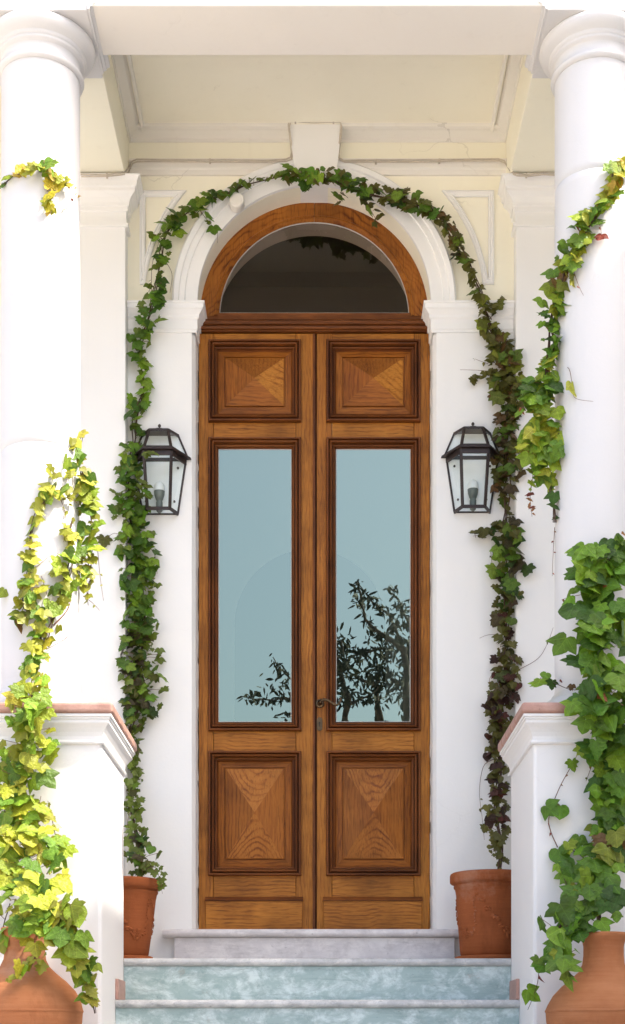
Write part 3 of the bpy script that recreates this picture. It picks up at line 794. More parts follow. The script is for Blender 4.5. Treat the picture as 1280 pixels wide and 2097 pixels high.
# ------------------------------------------------------------------ wall lanterns
def lantern(cx, dz, label):
    L = thing('wall_lantern', label, 'lantern', (cx, YW, Z(1052, YW) + dz), 'brown iron wall lanterns')
    z0 = Z(1052, YW) + dz
    zt = z0 + 0.262; zb = zt + 0.014; zr = zb + 0.104
    def hexa(bh, fh, dep, z):           # half hexagon against the wall: back-left, front-left, front-right, back-right
        y = YW - 0.004
        return [Vector((cx - bh, y, z)), Vector((cx - fh, y - dep, z)), Vector((cx + fh, y - dep, z)), Vector((cx + bh, y, z))]
    lo = hexa(0.086, 0.054, 0.074, z0 + 0.006); hi = hexa(0.124, 0.066, 0.116, zt)
    br0 = hexa(0.150, 0.072, 0.132, zt + 0.002); br1 = hexa(0.146, 0.069, 0.129, zb); rf0 = hexa(0.132, 0.064, 0.120, zb + 0.002); rf1 = hexa(0.088, 0.045, 0.068, zr)
    def bar(p, q, wd, mb, up=None):
        p, q = Vector(p), Vector(q); t = (q - p).normalized()
        c = Vector((cx, YW, (p.z + q.z) / 2)); o = ((p + q) / 2 - c); o -= t * o.dot(t)
        if o.length < 1e-6: o = Vector((0, -1, 0))
        o.normalize(); s = t.cross(o)
        h = wd * 0.53; dpt = 0.006
        vs = [p + s * h + o * 0.003, p - s * h + o * 0.003, p - s * h - o * dpt, p + s * h - o * dpt]
        vs += [v + (q - p) for v in vs]
        mb.add(vs, [(0, 1, 2, 3), (7, 6, 5, 4), (0, 4, 5, 1), (1, 5, 6, 2), (2, 6, 7, 3), (3, 7, 4, 0)])
    fm = MB()
    for i in range(4): bar(lo[i], hi[i], 0.013 if i in (1, 2) else 0.009, fm)
    for i in range(3):
        bar(lo[i], lo[i + 1], 0.014, fm); d = Vector((0, 0, 0.010)); bar(hi[i] - d, hi[i + 1] - d, 0.022, fm)
    bar(lo[0], lo[3], 0.006, fm); bar(hi[0], hi[3], 0.008, fm)
    fm.build('frame', M_IRON, L, bevel=0.001)
    bm = MB()
    bm.add(br0 + br1, [(0, 1, 5, 4), (1, 2, 6, 5), (2, 3, 7, 6), (3, 0, 4, 7)])
    inn = hexa(0.118, 0.060, 0.108, zt + 0.002); inn1 = hexa(0.118, 0.058, 0.106, zb)
    for i in range(3):
        bm.add([br0[i], br0[i + 1], inn[i + 1], inn[i]], [(3, 2, 1, 0)]); bm.add([br1[i], br1[i + 1], inn1[i + 1], inn1[i]], [(0, 1, 2, 3)])
        bm.add([inn[i], inn[i + 1], inn1[i + 1], inn1[i]], [(3, 2, 1, 0)])
    bm.build('brim', M_IRON, L)
    rb = MB()
    for i in range(4): bar(rf0[i], rf1[i], 0.012, rb)
    for i in range(3): bar(rf1[i], rf1[i + 1], 0.012, rb); bar(rf0[i], rf0[i + 1], 0.010, rb)
    roof = rb.build('roof_frame', M_IRON, L, bevel=0.001)
    tp = MB(); tp.add(rf1 + [v + Vector((0, 0, 0.004)) for v in rf1], [(3, 2, 1, 0), (4, 5, 6, 7), (0, 1, 5, 4), (1, 2, 6, 5), (2, 3, 7, 6), (3, 0, 4, 7)]); tp.build('roof_plate', M_IRON, L)
    fn = MB(); zz = zr + 0.004
    fn.lathe([(0.032, zz), (0.031, zz + 0.004), (0.025, zz + 0.010), (0.012, zz + 0.014), (0.004, zz + 0.016), (0.004, zz + 0.022), (0.0075, zz + 0.026), (0.0075, zz + 0.031), (0.003, zz + 0.037)], cx, YW - 0.038, 20)
    fn.build('finial', M_IRON, L)
    def shrink(quad, k=0.985):
        c = sum(quad, Vector()) / 4; return [c + (v - c) * k for v in quad]
    for i in range(3):
        MB().add(shrink([lo[i], lo[i + 1], hi[i + 1], hi[i]]), [(0, 1, 2, 3)]).build('pane', M_LGLASS, L)
        MB().add(shrink([rf0[i], rf0[i + 1], rf1[i + 1], rf1[i]]), [(0, 1, 2, 3)]).build('roof_pane', M_LGLASS, L)
    MB().add(shrink([lo[0], lo[1], lo[2], lo[3]], 0.97), [(3, 2, 1, 0)]).build('bottom_pane', M_LGLASS, L)
    bp = MB(); y = YW - 0.003
    bp.add([(cx - 0.084, y, z0 + 0.004), (cx + 0.084, y, z0 + 0.004), (cx + 0.122, y, zt), (cx + 0.130, y, zb), (cx + 0.086, y, zr), (cx - 0.086, y, zr), (cx - 0.130, y, zb), (cx - 0.122, y, zt)], [tuple(range(8))])
    plate = bp.build('back_plate', M_PLATE, L)
    for sx, sz in ((-0.085, 0.225), (0.085, 0.225), (-0.068, 0.065), (0.068, 0.065)):
        q = MB(); ring = [(cx + sx + 0.0055 * math.cos(2 * math.pi * k / 8), z0 + sz + 0.0055 * math.sin(2 * math.pi * k / 8)) for k in range(8)]
        q.prism_y(ring, y - 0.006, y - 0.0005); q.build('screw', M_IRON, plate)
    bx, by = cx, YW - 0.040
    q = MB(); q.lathe([(0.006, z0 - 0.002), (0.014, z0 + 0.006), (0.016, z0 + 0.012), (0.016, z0 + 0.048), (0.0145, z0 + 0.05), (0.0145, z0 + 0.058), (0.017, z0 + 0.06), (0.024, z0 + 0.082), (0.026, z0 + 0.10)], bx, by, 20); sk = q.build('socket', M_SOCK, L)
    q = MB(); q.lathe([(0.0258, z0 + 0.1005), (0.027, z0 + 0.112), (0.025, z0 + 0.128), (0.018, z0 + 0.140), (0.008, z0 + 0.146), (0.001, z0 + 0.147)], bx, by, 20); q.build('bulb', M_BULB, L)
    return L


lantern(X(968.5, -0.165), 0.0, 'brown iron lantern with its glass front and bulb in plain view')
lantern(X(326.5, -0.165), -0.009, 'brown iron lantern whose glass is partly covered by climbing ivy')

# ------------------------------------------------------------------ cable, plaster cap
cb = thing('electric_cable', 'twin pale cable clipped along the string course and round the keystone', 'cable', W(330, 328, YW))
yc = YW - 0.046
pts = [(165, 357, YP - 0.088), (215, 357, YP - 0.088), (245, 355, YP - 0.088), (258, 351, YP - 0.07), (264, 342, YW - 0.03), (270, 331, yc), (280, 326, yc), (330, 326.5, yc), (400, 328, yc), (470, 327, yc), (540, 328, yc), (585, 327, yc), (595, 322, yc), (597, 312, yc), (594, 285, -0.205), (590.5, 255, -0.205), (593, 247, -0.205), (605, 246, -0.209), (640, 246.5, -0.209), (680, 246, -0.209), (695, 247, -0.209), (698, 254, -0.207), (696, 285, -0.203), (692, 312, yc), (694, 323, yc), (704, 328, yc), (760, 328, yc), (850, 327, yc), (940, 326, yc), (1020, 326, yc), (1033, 329, yc), (1039, 340, YW - 0.03), (1045, 351, YP - 0.07), (1056, 355, YP - 0.09), (1080, 357, YP - 0.09), (1110, 354, YP - 0.09), (1140, 354, YP - 0.09)]
for k, (dx, dz) in enumerate(((0, 0), (2, 4))):
    t = MB(); t.tube([W(a, c + dz + 0.8 * math.sin(i * 2.1 + k), y) + Vector((dx * 0.002, 0, 0)) for i, (a, c, y) in enumerate(pts)], 0.0036, 6); t.build('strand', M_CABLE, cb)
for a, c in ((219, 359), (430, 329), (770, 330), (900, 329), (605, 247), (683, 247), (1078, 358)):
    y = (YP - 0.088 if (a < 250 or a > 1045) else (-0.209 if 590 < a < 700 else yc))
    p = W(a, c, y); t = MB(); t.box(p.x - 0.004, p.x + 0.004, p.y - 0.006, p.y + 0.012, p.z - 0.009, p.z + 0.007); t.build('clip', M_CABLE, cb)

jb = thing('plaster_cap', 'round plastered box cap on the arch among ivy twigs', 'junction box', W(485, 411, YW - 0.04))
p = W(485, 411, YW - 0.06)
t = MB()
for i, (r0, y0, r1, y1) in enumerate(((0.036, YW - 0.022, 0.035, YW - 0.066), (0.035, YW - 0.066, 0.031, YW - 0.071), (0.031, YW - 0.071, 0.0, YW - 0.071))):
    a = [(p.x + r0 * math.cos(2 * math.pi * k / 28), y0, p.z + r0 * math.sin(2 * math.pi * k / 28)) for k in range(28)]
    c = [(p.x + max(r1, 0.001) * math.cos(2 * math.pi * k / 28), y1, p.z + max(r1, 0.001) * math.sin(2 * math.pi * k / 28)) for k in range(28)]
    t.add(a + c, [((k + 1) % 28, k, 28 + k, 28 + (k + 1) % 28) for k in range(28)], 0, i == 0)
t.build('cap', M_TRIM, jb)

# ------------------------------------------------------------------ pots and urns
def pot(cx, cy, zb, h, rt, rb, label):
    P = thing('flowerpot', label, 'flowerpot', (cx, cy, zb), 'terracotta pots beside the sill')
    t = MB(); z = lambda k: zb + 0.028 + (h - 0.028) * k
    t.lathe([(rb * 0.94, z(0)), (rb, z(0.02)), (rb + (rt * 0.86 - rb) * 0.35, z(0.28)), (rb + (rt * 0.86 - rb) * 0.72, z(0.56)), (rt * 0.845, z(0.74)), (rt * 0.87, z(0.80)), (rt * 0.905, z(0.825)), (rt * 0.905, z(0.845)), (rt * 0.88, z(0.85)),
             (rt * 0.89, z(0.86)), (rt * 0.97, z(0.875)), (rt, z(0.89)), (rt, z(0.97)), (rt * 0.985, z(0.99)), (rt * 0.95, z(1.0)), (rt * 0.89, z(0.995)), (rt * 0.87, z(0.94)), (rt * 0.84, z(0.92))], cx, cy, 64, cap=False)
    body = t.build('body', M_TERRA, P)
    t = MB(); t.lathe([(rb * 1.10, zb), (rb * 1.16, zb + 0.006), (rb * 1.18, zb + 0.024), (rb * 1.12, zb + 0.027), (0.01, zb + 0.0275)], cx, cy, 48); t.build('saucer', M_TERRA, P)
    t = MB(); t.lathe([(rt * 0.86, z(0.93)), (0.002, z(0.945))], cx, cy, 32, cap=False); t.build('soil', M_SOIL, P)
    # relief garland: fruit and leaves in moulded clay
    gl = MB(); rg = random.Random(3)
    def rad(k): return rb + (rt * 0.86 - rb) * min(1, k / 0.78) + 0.001
    def blob(a, k, s):
        r = rad(k); c = Vector((cx + r * math.cos(a), cy + r * math.sin(a), z(k)))
        n = Vector((math.cos(a), math.sin(a), 0.0)); u = Vector((-math.sin(a), math.cos(a), 0)); ang = rg.uniform(0, 6.28)
        v = Vector((0, 0, 1)); uu = u * math.cos(ang) + v * math.sin(ang); vv = v * math.cos(ang) - u * math.sin(ang)
        ring = [c + uu * s * math.cos(q) + vv * s * 0.6 * math.sin(q) for q in [6.283 * i / 7 for i in range(7)]]
        mid = [c + (p - c) * 0.6 + n * s * 0.42 for p in ring]
        gl.add(ring + mid + [c + n * s * 0.5], [(i, (i + 1) % 7, 7 + (i + 1) % 7, 7 + i) for i in range(7)] + [(7 + i, 7 + (i + 1) % 7, 14) for i in range(7)], 0, True)
    for q in range(4):
        a0 = -math.pi / 2 + q * math.pi / 2 + 0.25
        for i in range(34):
            f = i / 33
            k = 0.72 - 0.46 * math.sin(f * math.pi * 0.62)
            blob(a0 + (f - 0.5) * 1.45 + rg.uniform(-0.03, 0.03), k + rg.uniform(-0.03, 0.03), rg.uniform(0.006, 0.0125))
        for i in range(10): blob(a0 + 0.74 + rg.uniform(-0.05, 0.05), 0.72 - i * 0.04, rg.uniform(0.006, 0.010))
        for i in range(12): blob(a0 + 0.30 + rg.uniform(-0.12, 0.12), 0.27 + rg.uniform(-0.06, 0.06), rg.uniform(0.008, 0.016))
    gl.build('garland', M_TERRA, body)
    return P


zpot = Z2 + 0.001
POTL = (X(256, -0.42), -0.42); POTR = (X(1003, -0.42), -0.42)
pot(*POTL, zpot, Z(1799, -0.48) - zpot, 0.167, 0.108, 'slim terracotta pot with moulded garland, holding the green ivy by the lantern side of the door')
pot(*POTR, zpot, Z(1786, -0.48) - zpot, 0.182, 0.135, 'wide terracotta pot with relief swag, holding the withered maroon ivy')
bpy.data.objects['flowerpot']['label'] = 'slim terracotta pot with moulded garland under leafy green ivy'


def urn(cx, cy, zr, label):
    U = thing('urn', label, 'urn', (cx, cy, ZC - 0.165), 'clay urns before the pedestals')
    t = MB(); zb = ZC - 0.165
    pr = [(0.085, zb), (0.10, zb + 0.004), (0.115, zb + 0.05), (0.155, zb + 0.12), (0.196, zb + 0.20), (0.213, zb + 0.27), (0.216, zb + 0.315), (0.208, zr - 0.27), (0.188, zr - 0.235), (0.155, zr - 0.200), (0.118, zr - 0.170), (0.092, zr - 0.145), (0.079, zr - 0.118),
          (0.075, zr - 0.085), (0.075, zr - 0.05), (0.079, zr - 0.032), (0.086, zr - 0.018), (0.090, zr - 0.008), (0.088, zr), (0.078, zr), (0.070, zr - 0.015), (0.066, zr - 0.05)]
    t.lathe(pr, cx, cy, 72, cap=False); t.build('body', M_URN, U)
    t = MB(); t.lathe([(0.067, zr - 0.045), (0.002, zr - 0.04)], cx, cy, 24, cap=False); t.build('soil', M_SOIL, U)
    t = MB()
    t.lathe([(0.2165, zb + 0.305), (0.2185, zb + 0.31), (0.2165, zb + 0.315)], cx, cy, 72, cap=False); t.build('band', M_URN, U)
    return U


YU = -1.605
UL = (X(51, YU), YU, Z(1901, YU)); UR = (X(1236, YU), YU, Z(1911, YU))
urn(*UL, 'terracotta urn half buried under sunny yellow-green ivy')
urn(*UR, 'terracotta urn in shade with dark green ivy spilling over its rim')

# ------------------------------------------------------------------ ivy
def make_leaf(kind):
    """leaf in the XZ plane, stalk at the origin, tip at -Z, upper side towards -Y; size 1"""
    if kind == 0:      # three pointed lobes
        half = [(0.10, 0.14), (0.28, 0.19), (0.46, 0.10), (0.55, -0.06), (0.67, -0.26), (0.80, -0.50), (0.56, -0.46), (0.37, -0.45), (0.35, -0.58), (0.24, -0.78), (0.09, -0.93)]
    elif kind == 1:    # five lobes, toothed
        half = [(0.08, 0.12), (0.25, 0.24), (0.44, 0.22), (0.43, 0.08), (0.62, 0.02), (0.78, -0.14), (0.60, -0.24), (0.47, -0.30), (0.50, -0.44), (0.56, -0.58), (0.38, -0.58), (0.29, -0.62), (0.24, -0.80), (0.10, -0.92)]
    elif kind == 2:    # heart shaped, hardly lobed
        half = [(0.10, 0.12), (0.30, 0.15), (0.47, 0.02), (0.53, -0.18), (0.52, -0.36), (0.42, -0.52), (0.34, -0.62), (0.24, -0.76), (0.10, -0.90)]
    else:              # narrow young leaf
        half = [(0.07, 0.06), (0.18, 0.02), (0.26, -0.16), (0.36, -0.34), (0.24, -0.42), (0.20, -0.62), (0.08, -0.88)]
    mids = [(0, 0.0), (0, -0.25), (0, -0.5), (0, -0.75), (0, -1.02)]
    out = []
    for sgn in (1, -1):
        out.append([(sgn * x, z) for x, z in half])
    def lift(x, z, fold, curl):
        return fold * abs(x) ** 1.3 - curl * (max(0, -z) ** 2) + 0.10 * curl * math.sin(9 * x + 5 * z) - 0.28 * max(0, abs(x) - 0.38)
    fold, curl = (0.30, 0.20) if kind != 3 else (0.55, 0.25)
    vs = [(x, lift(x, z, fold, curl), z) for x, z in mids]; fs = []
    for side, pts in enumerate(out):
        b0 = len(vs); vs += [(x, lift(x, z, fold, curl), z) for x, z in pts]
        n = len(pts)
        # fan the blade from the midrib
        zm = [m[1] for m in mids]
        idx = []
        for j, (x, z) in enumerate(pts):
            k = min(range(len(mids)), key=lambda q: abs(mids[q][1] - (z * 0.75 - 0.1)))
            idx.append(k)
        for j in range(1, n): idx[j] = max(idx[j], idx[j - 1])
        idx[0] = 0
        def tri(a, b, c): fs.append((a, b, c) if side == 1 else (c, b, a))
        for j in range(n - 1):
            if idx[j + 1] != idx[j]:
                for q in range(idx[j], idx[j + 1]): tri(q, b0 + j, q + 1)
            tri(idx[j + 1], b0 + j, b0 + j + 1)
        for q in range(idx[-1], 4): tri(q, b0 + n - 1, q + 1)
    me = bpy.data.meshes.new('ivy_leaf'); me.from_pydata(vs, [], fs); me.materials.append(M_LEAF)
    me.polygons.foreach_set('use_smooth', [True] * len(fs)); me.update()
    return me


LEAVES = [make_leaf(k) for k in range(4)]
PAL = {
    'sun': [(0.32, 0.43, 0.028), (0.22, 0.36, 0.026), (0.42, 0.46, 0.032), (0.14, 0.27, 0.024), (0.47, 0.46, 0.042)],
    'gold': [(0.54, 0.46, 0.03), (0.46, 0.44, 0.03), (0.34, 0.38, 0.03), (0.54, 0.38, 0.05)],
    'lime': [(0.23, 0.36, 0.026), (0.17, 0.31, 0.024), (0.30, 0.40, 0.03), (0.13, 0.25, 0.024), (0.38, 0.40, 0.035)],
    'green': [(0.11, 0.24, 0.018), (0.16, 0.31, 0.022), (0.055, 0.13, 0.014), (0.21, 0.35, 0.026), (0.085, 0.18, 0.016)],
    'deep': [(0.075, 0.17, 0.020), (0.11, 0.22, 0.022), (0.040, 0.085, 0.014), (0.10, 0.11, 0.022), (0.17, 0.27, 0.03), (0.06, 0.05, 0.018)],
    'olive': [(0.19, 0.22, 0.026), (0.14, 0.15, 0.024), (0.23, 0.27, 0.03), (0.16, 0.09, 0.026), (0.12, 0.20, 0.024)],
    'dusk': [(0.10, 0.10, 0.022), (0.14, 0.075, 0.026), (0.075, 0.05, 0.020), (0.085, 0.15, 0.022), (0.13, 0.16, 0.026), (0.11, 0.19, 0.024)],
    'maroon': [(0.050, 0.020, 0.014), (0.075, 0.026, 0.018), (0.045, 0.022, 0.014), (0.07, 0.085, 0.02), (0.10, 0.028, 0.022), (0.08, 0.06, 0.02)],
    'red': [(0.30, 0.09, 0.04), (0.22, 0.045, 0.025), (0.36, 0.16, 0.05)],
}


def col_y(sgn, px, lift=0.0):
    cx = sgn * XC; xx = X(px, YC - 0.1); d = xx - cx; r = 0.158 + lift
    return YC - math.sqrt(max(0.0, r * r - d * d)) if abs(d) < r else YC - 0.0


def surf(key, px):
    if key == 'L': return col_y(-1, px)
    if key == 'R': return col_y(1, px)
    return key


def spline(P, step=4.0):
    """Catmull-Rom through control points (tuples of numbers), sampled about every step px"""
    out = []
    for i in range(len(P) - 1):
        p0, p1, p2, p3 = P[max(i - 1, 0)], P[i], P[i + 1], P[min(i + 2, len(P) - 1)]
        n = max(2, int(math.hypot(p2[0] - p1[0], p2[1] - p1[1]) / step))
        for k in range(n):
            t = k / n
            out.append(tuple(0.5 * (2 * b + (c - a) * t + (2 * a - 5 * b + 4 * c - d) * t * t + (3 * b - a - 3 * c + d) * t ** 3) for a, b, c, d in zip(p0, p1, p2, p3)))
    out.append(P[-1]); return out


class Vine:
    def __init__(self, label, loc, group='ivy vines on the porch', k=1.0):
        self.k = k
        self.root = thing('ivy_vine', label, 'ivy', loc, group)
        self.stem = MB(); self.twig = MB(); self.lv = []
    def strand(self, path, strands=2, jitter=5, rad=0.0042, dens=1.0, out=(0.012, 0.055), red=0.05, leaves=True):
        """path: (px, py, surface, half width px, leaf px, palette, density)"""
        num = [(p[0], p[1], surf(p[2], p[0]), p[3], p[4], p[6] if len(p) > 6 else 1.0) for p in path]
        sp = spline(num)
        keys = []
        for i in range(len(path) - 1):
            n = max(2, int(math.hypot(path[i + 1][0] - path[i][0], path[i + 1][1] - path[i][1]) / 4.0))
            keys += [(path[i], path[i + 1], k / n) for k in range(n)]
        keys.append((path[-2], path[-1], 1.0))
        # bark
        for s in range(strands):
            ph = rng.uniform(0, 100); pts = []
            for i, q in enumerate(sp):
                if i % 2 and i != len(sp) - 1: continue
                jx = jitter * 2 * mnoise.noise((ph, i * 0.045, 0.3)) * (1 if s else 0.5) * min(1, q[3] / 14 + 0.25)
                y = self._y(keys[i], q[0] + jx, q[2])
                pts.append(W(q[0] + jx, q[1], y - 0.006 - 0.006 * s))
            self.stem.tube(pts, rad * rng.uniform(0.6, 1.15), 5, r1=rad * 0.45)
        if not leaves: return self
        acc = 0.0
        for i in range(len(sp) - 1):
            q = sp[i]; hw, lp, de = max(4, q[3]), max(8, q[4] * self.k), q[5]
            seg = math.hypot(sp[i + 1][0] - q[0], sp[i + 1][1] - q[1])
            acc += seg * 2 * hw * de * dens * 3.1 / (lp * lp)
            while acc > 0:
                acc -= 1
                f = rng.random()
                tx, tz = sp[i + 1][0] - q[0], sp[i + 1][1] - q[1]; ln = max(1e-6, math.hypot(tx, tz)); nx, nz = -tz / ln, tx / ln
                off = hw * max(-1.15, min(1.15, rng.gauss(0, 0.60)))
                px = q[0] + tx * f + nx * off; py = q[1] + tz * f + nz * off
                size = lp * rng.choice((0.62, 0.8, 0.9, 1.0, 1.08, 1.2))
                if rng.random() < 0.10: size *= 0.5
                a, b_, t = keys[i]; pal = a[5] if rng.random() > t else b_[5]
                y0 = self._y(keys[i], px, q[2])
                y = y0 - rng.uniform(*out) * (0.45 + 0.55 * min(1, hw / 30))
                if YP < y < YW + 0.02 and 470 < py < 1800 and (px - size * 0.5 < 258 or 1056 < px + size * 0.5 < 1150):
                    y = YP - rng.uniform(0.008, 0.035)
                self.leaf(px, py - size * 0.45, y, size, pal, red, y0, (q[0], q[1]))
        return self
    def _y(self, key, px, default):
        a, b, t = key
        if isinstance(a[2], str) and isinstance(b[2], str): return surf(a[2], px)
        if isinstance(a[2], str) or isinstance(b[2], str): return surf(a[2], px) * (1 - t) + surf(b[2], px) * t
        return a[2] * (1 - t) + b[2] * t
    def leaf(self, px, py, y, size, pal='green', red=0.0, y0=None, src=None, kind=None, yaw=None, roll=None):
        if rng.random() < red: pal = 'red'; size *= 0.6; kind = 3
        c = rng.choice(PAL[pal]); f = rng.uniform(0.78, 1.22)
        if kind is None: kind = rng.choices((0, 1, 2, 3), (6, 4, 1.6, 1))[0]
        p = W(px, py, y); s = size * (DIST + y) / F
        rot = Matrix.Rotation(yaw if yaw is not None else rng.gauss(0, 0.55), 4, 'Z') @ Matrix.Rotation(-rng.uniform(-0.15, 0.72), 4, 'X') @ Matrix.Rotation(roll if roll is not None else rng.gauss(0, 0.42), 4, 'Y')
        self.lv.append((p, rot, s, (c[0] * f, c[1] * f * rng.uniform(0.92, 1.08), c[2] * f, 1), kind, s * s))
        if src is not None and rng.random() < 0.55:
            a = W(src[0], src[1] + rng.uniform(-6, 6), (y0 if y0 is not None else y) - 0.008)
            mid = (a + p) / 2 + Vector((0, -0.006, 0.004))
            self.twig.tube([a, mid, p], 0.0011, 4)
    def tendril(self, pts, rad=0.0014, buds='red'):
        """a thin bare shoot: (px, py, surface)"""
        q = spline([(a, b, surf(c, a)) for a, b, c in pts], 5)
        self.twig.tube([W(a, b, c - 0.006) for a, b, c in q], rad, 4, r1=rad * 0.5)
        if buds:
            for a, b, c in q[2::4]:
                if rng.random() < 0.6: self.leaf(a + rng.uniform(-3, 3), b, c - 0.012, rng.uniform(5, 10), buds, 0, kind=3)
    def finish(self, limit=290):
        self.stem.build('stem', M_STEM, self.root)
        if self.twig.v: self.twig.build('twigs', M_STEMG, self.root)['kind'] = 'stuff'
        self.lv.sort(key=lambda q: -q[5])
        base = Vector(self.root.location)
        for p, rot, s, c, k, _ in self.lv[:limit]:
            o = bpy.data.objects.new('leaf', LEAVES[k]); COL.objects.link(o)
            o.parent = self.root; o.matrix_local = Matrix.Translation(p - base) @ rot @ Matrix.Scale(s, 4); o.color = c
        rest = self.lv[limit:]
        if rest:
            # the small ones past the limit, joined by tint
            me = bpy.data.meshes.new('small_leaves'); V = []; FF = []
            for p, rot, s, c, k, _ in rest:
                n = len(V); mt = Matrix.Translation(p - base) @ rot @ Matrix.Scale(s, 4)
                V += [tuple(mt @ v.co) for v in LEAVES[k].vertices]; FF += [[n + i for i in f.vertices] for f in LEAVES[k].polygons]
            me.from_pydata(V, [], FF); me.materials.append(M_LEAF); me.update()
            o = bpy.data.objects.new('small_leaves', me); COL.objects.link(o); o.parent = self.root; o['kind'] = 'stuff'
            cs = [q[3] for q in rest]; o.color = tuple(sum(c[i] for c in cs) / len(cs) for i in range(3)) + (1,)
        return len(self.lv)


w0 = YW - 0.012      # on the wall beside the door
wa = YW - 0.045      # on the archivolt
# --- A: from the pot at the lantern half hidden by ivy, up and over the arch
v = Vine('green ivy climbing past the half hidden lantern to the crown of the arch', (POTL[0], POTL[1], zpot + 0.3), k=0.76)
v.strand([(283, 1800, -0.380, 18, 22, 'deep', .6), (286, 1770, -0.360, 34, 26, 'deep', 1.1), (284, 1735, -0.315, 26, 24, 'deep', .9), (276, 1690, -0.225, 18, 20, 'deep', .8), (268, 1650, -0.188, 16, 20, 'deep', .8), (276, 1600, w0, 14, 20, 'deep', .9), (272, 1555, w0, 15, 20, 'deep', 1.0), (268, 1510, w0, 18, 20, 'dusk', 1),
          (278, 1465, w0, 30, 24, 'deep', 1.2), (290, 1420, w0, 40, 25, 'deep', 1.3), (286, 1370, w0, 36, 25, 'deep', 1.25), (292, 1310, w0, 33, 26, 'deep', 1.3), (292, 1250, w0, 34, 27, 'green', 1.3), (288, 1190, w0, 33, 28, 'green', 1.3), (284, 1130, w0, 33, 28, 'green', 1.3), (272, 1080, w0, 30, 27, 'green', 1.25), (266, 1030, w0, 30, 26, 'green', 1.2), (262, 985, w0 - .02, 24, 25, 'green', 1.1), (268, 945, w0 - .02, 20, 24, 'green', 1.0), (276, 905, w0, 14, 24, 'green', .8), (276, 862, w0, 14, 28, 'green', 1.0), (284, 830, w0, 16, 30, 'green', 1.0), (298, 790, w0, 10, 26, 'green', .9), (290, 745, w0, 16, 26, 'green', .9), (288, 705, w0, 20, 27, 'green', .9), (305, 655, w0 - .03, 20, 27, 'green', .9), (314, 610, w0 - .04, 18, 27, 'green', 1.1), (324, 565, w0 - .02, 15, 25, 'green', .9), (332, 515, w0 - .02, 14, 26, 'green', .7), (340, 480, w0 - .02, 22, 29, 'green', 1.2), (365, 448, w0 - .02, 20, 31, 'green', 1.15), (402, 425, wa, 14, 32, 'green', .9), (435, 408, wa, 12, 28, 'green', .9), (470, 395, wa, 9, 24, 'green', .8), (500, 380, wa, 9, 26, 'green', .9), (545, 368, wa, 4, 14, 'olive', .5), (585, 360, wa, 5, 18, 'olive', .6)],
         strands=3, jitter=5, rad=0.0045)
v.strand([(405, 425, wa, 6, 24, 'green', .5), (425, 452, wa, 10, 30, 'green', .9), (446, 475, wa, 4, 24, 'green', .9)], 1, 1, 0.0016)
v.strand([(300, 930, w0 - .17, 4, 18, 'olive', .8), (322, 932, YW - .19, 5, 20, 'olive', .9)], 1, 1, 0.0014)
v.strand([(290, 990, w0 - .12, 8, 22, 'green', .9), (308, 1022, YW - .15, 8, 26, 'green', 1.1)], 1, 1, 0.0014)
v.tendril([(262, 1105, w0), (235, 1092, YP - .01), (212, 1108, YP - .01), (205, 1118, YP - .01)], buds='deep')
v.leaf(214, 1100, YP - .02, 24, 'deep')
v.tendril([(300, 1110, w0), (318, 1140, w0), (322, 1175, w0)], buds='green')
v.tendril([(335, 530, w0 - .01), (352, 560, w0 - .01), (348, 600, w0 - .01)], buds=None)
v.tendril([(310, 600, w0), (312, 540, w0), (328, 490, w0)], buds='olive')
v.tendril([(446, 470, wa), (445, 498, YW - .01)], buds=None)
v.tendril([(272, 1640, -0.188), (262, 1680, -0.225), (258, 1720, -0.247)], buds='maroon')
v.strand([(292, 1785, -0.480, 10, 22, 'deep', .9), (318, 1775, -0.520, 12, 24, 'deep', 1.0), (333, 1830, -0.540, 3, 22, 'deep', .8)], 1, 1, 0.0014)
nA = v.finish()

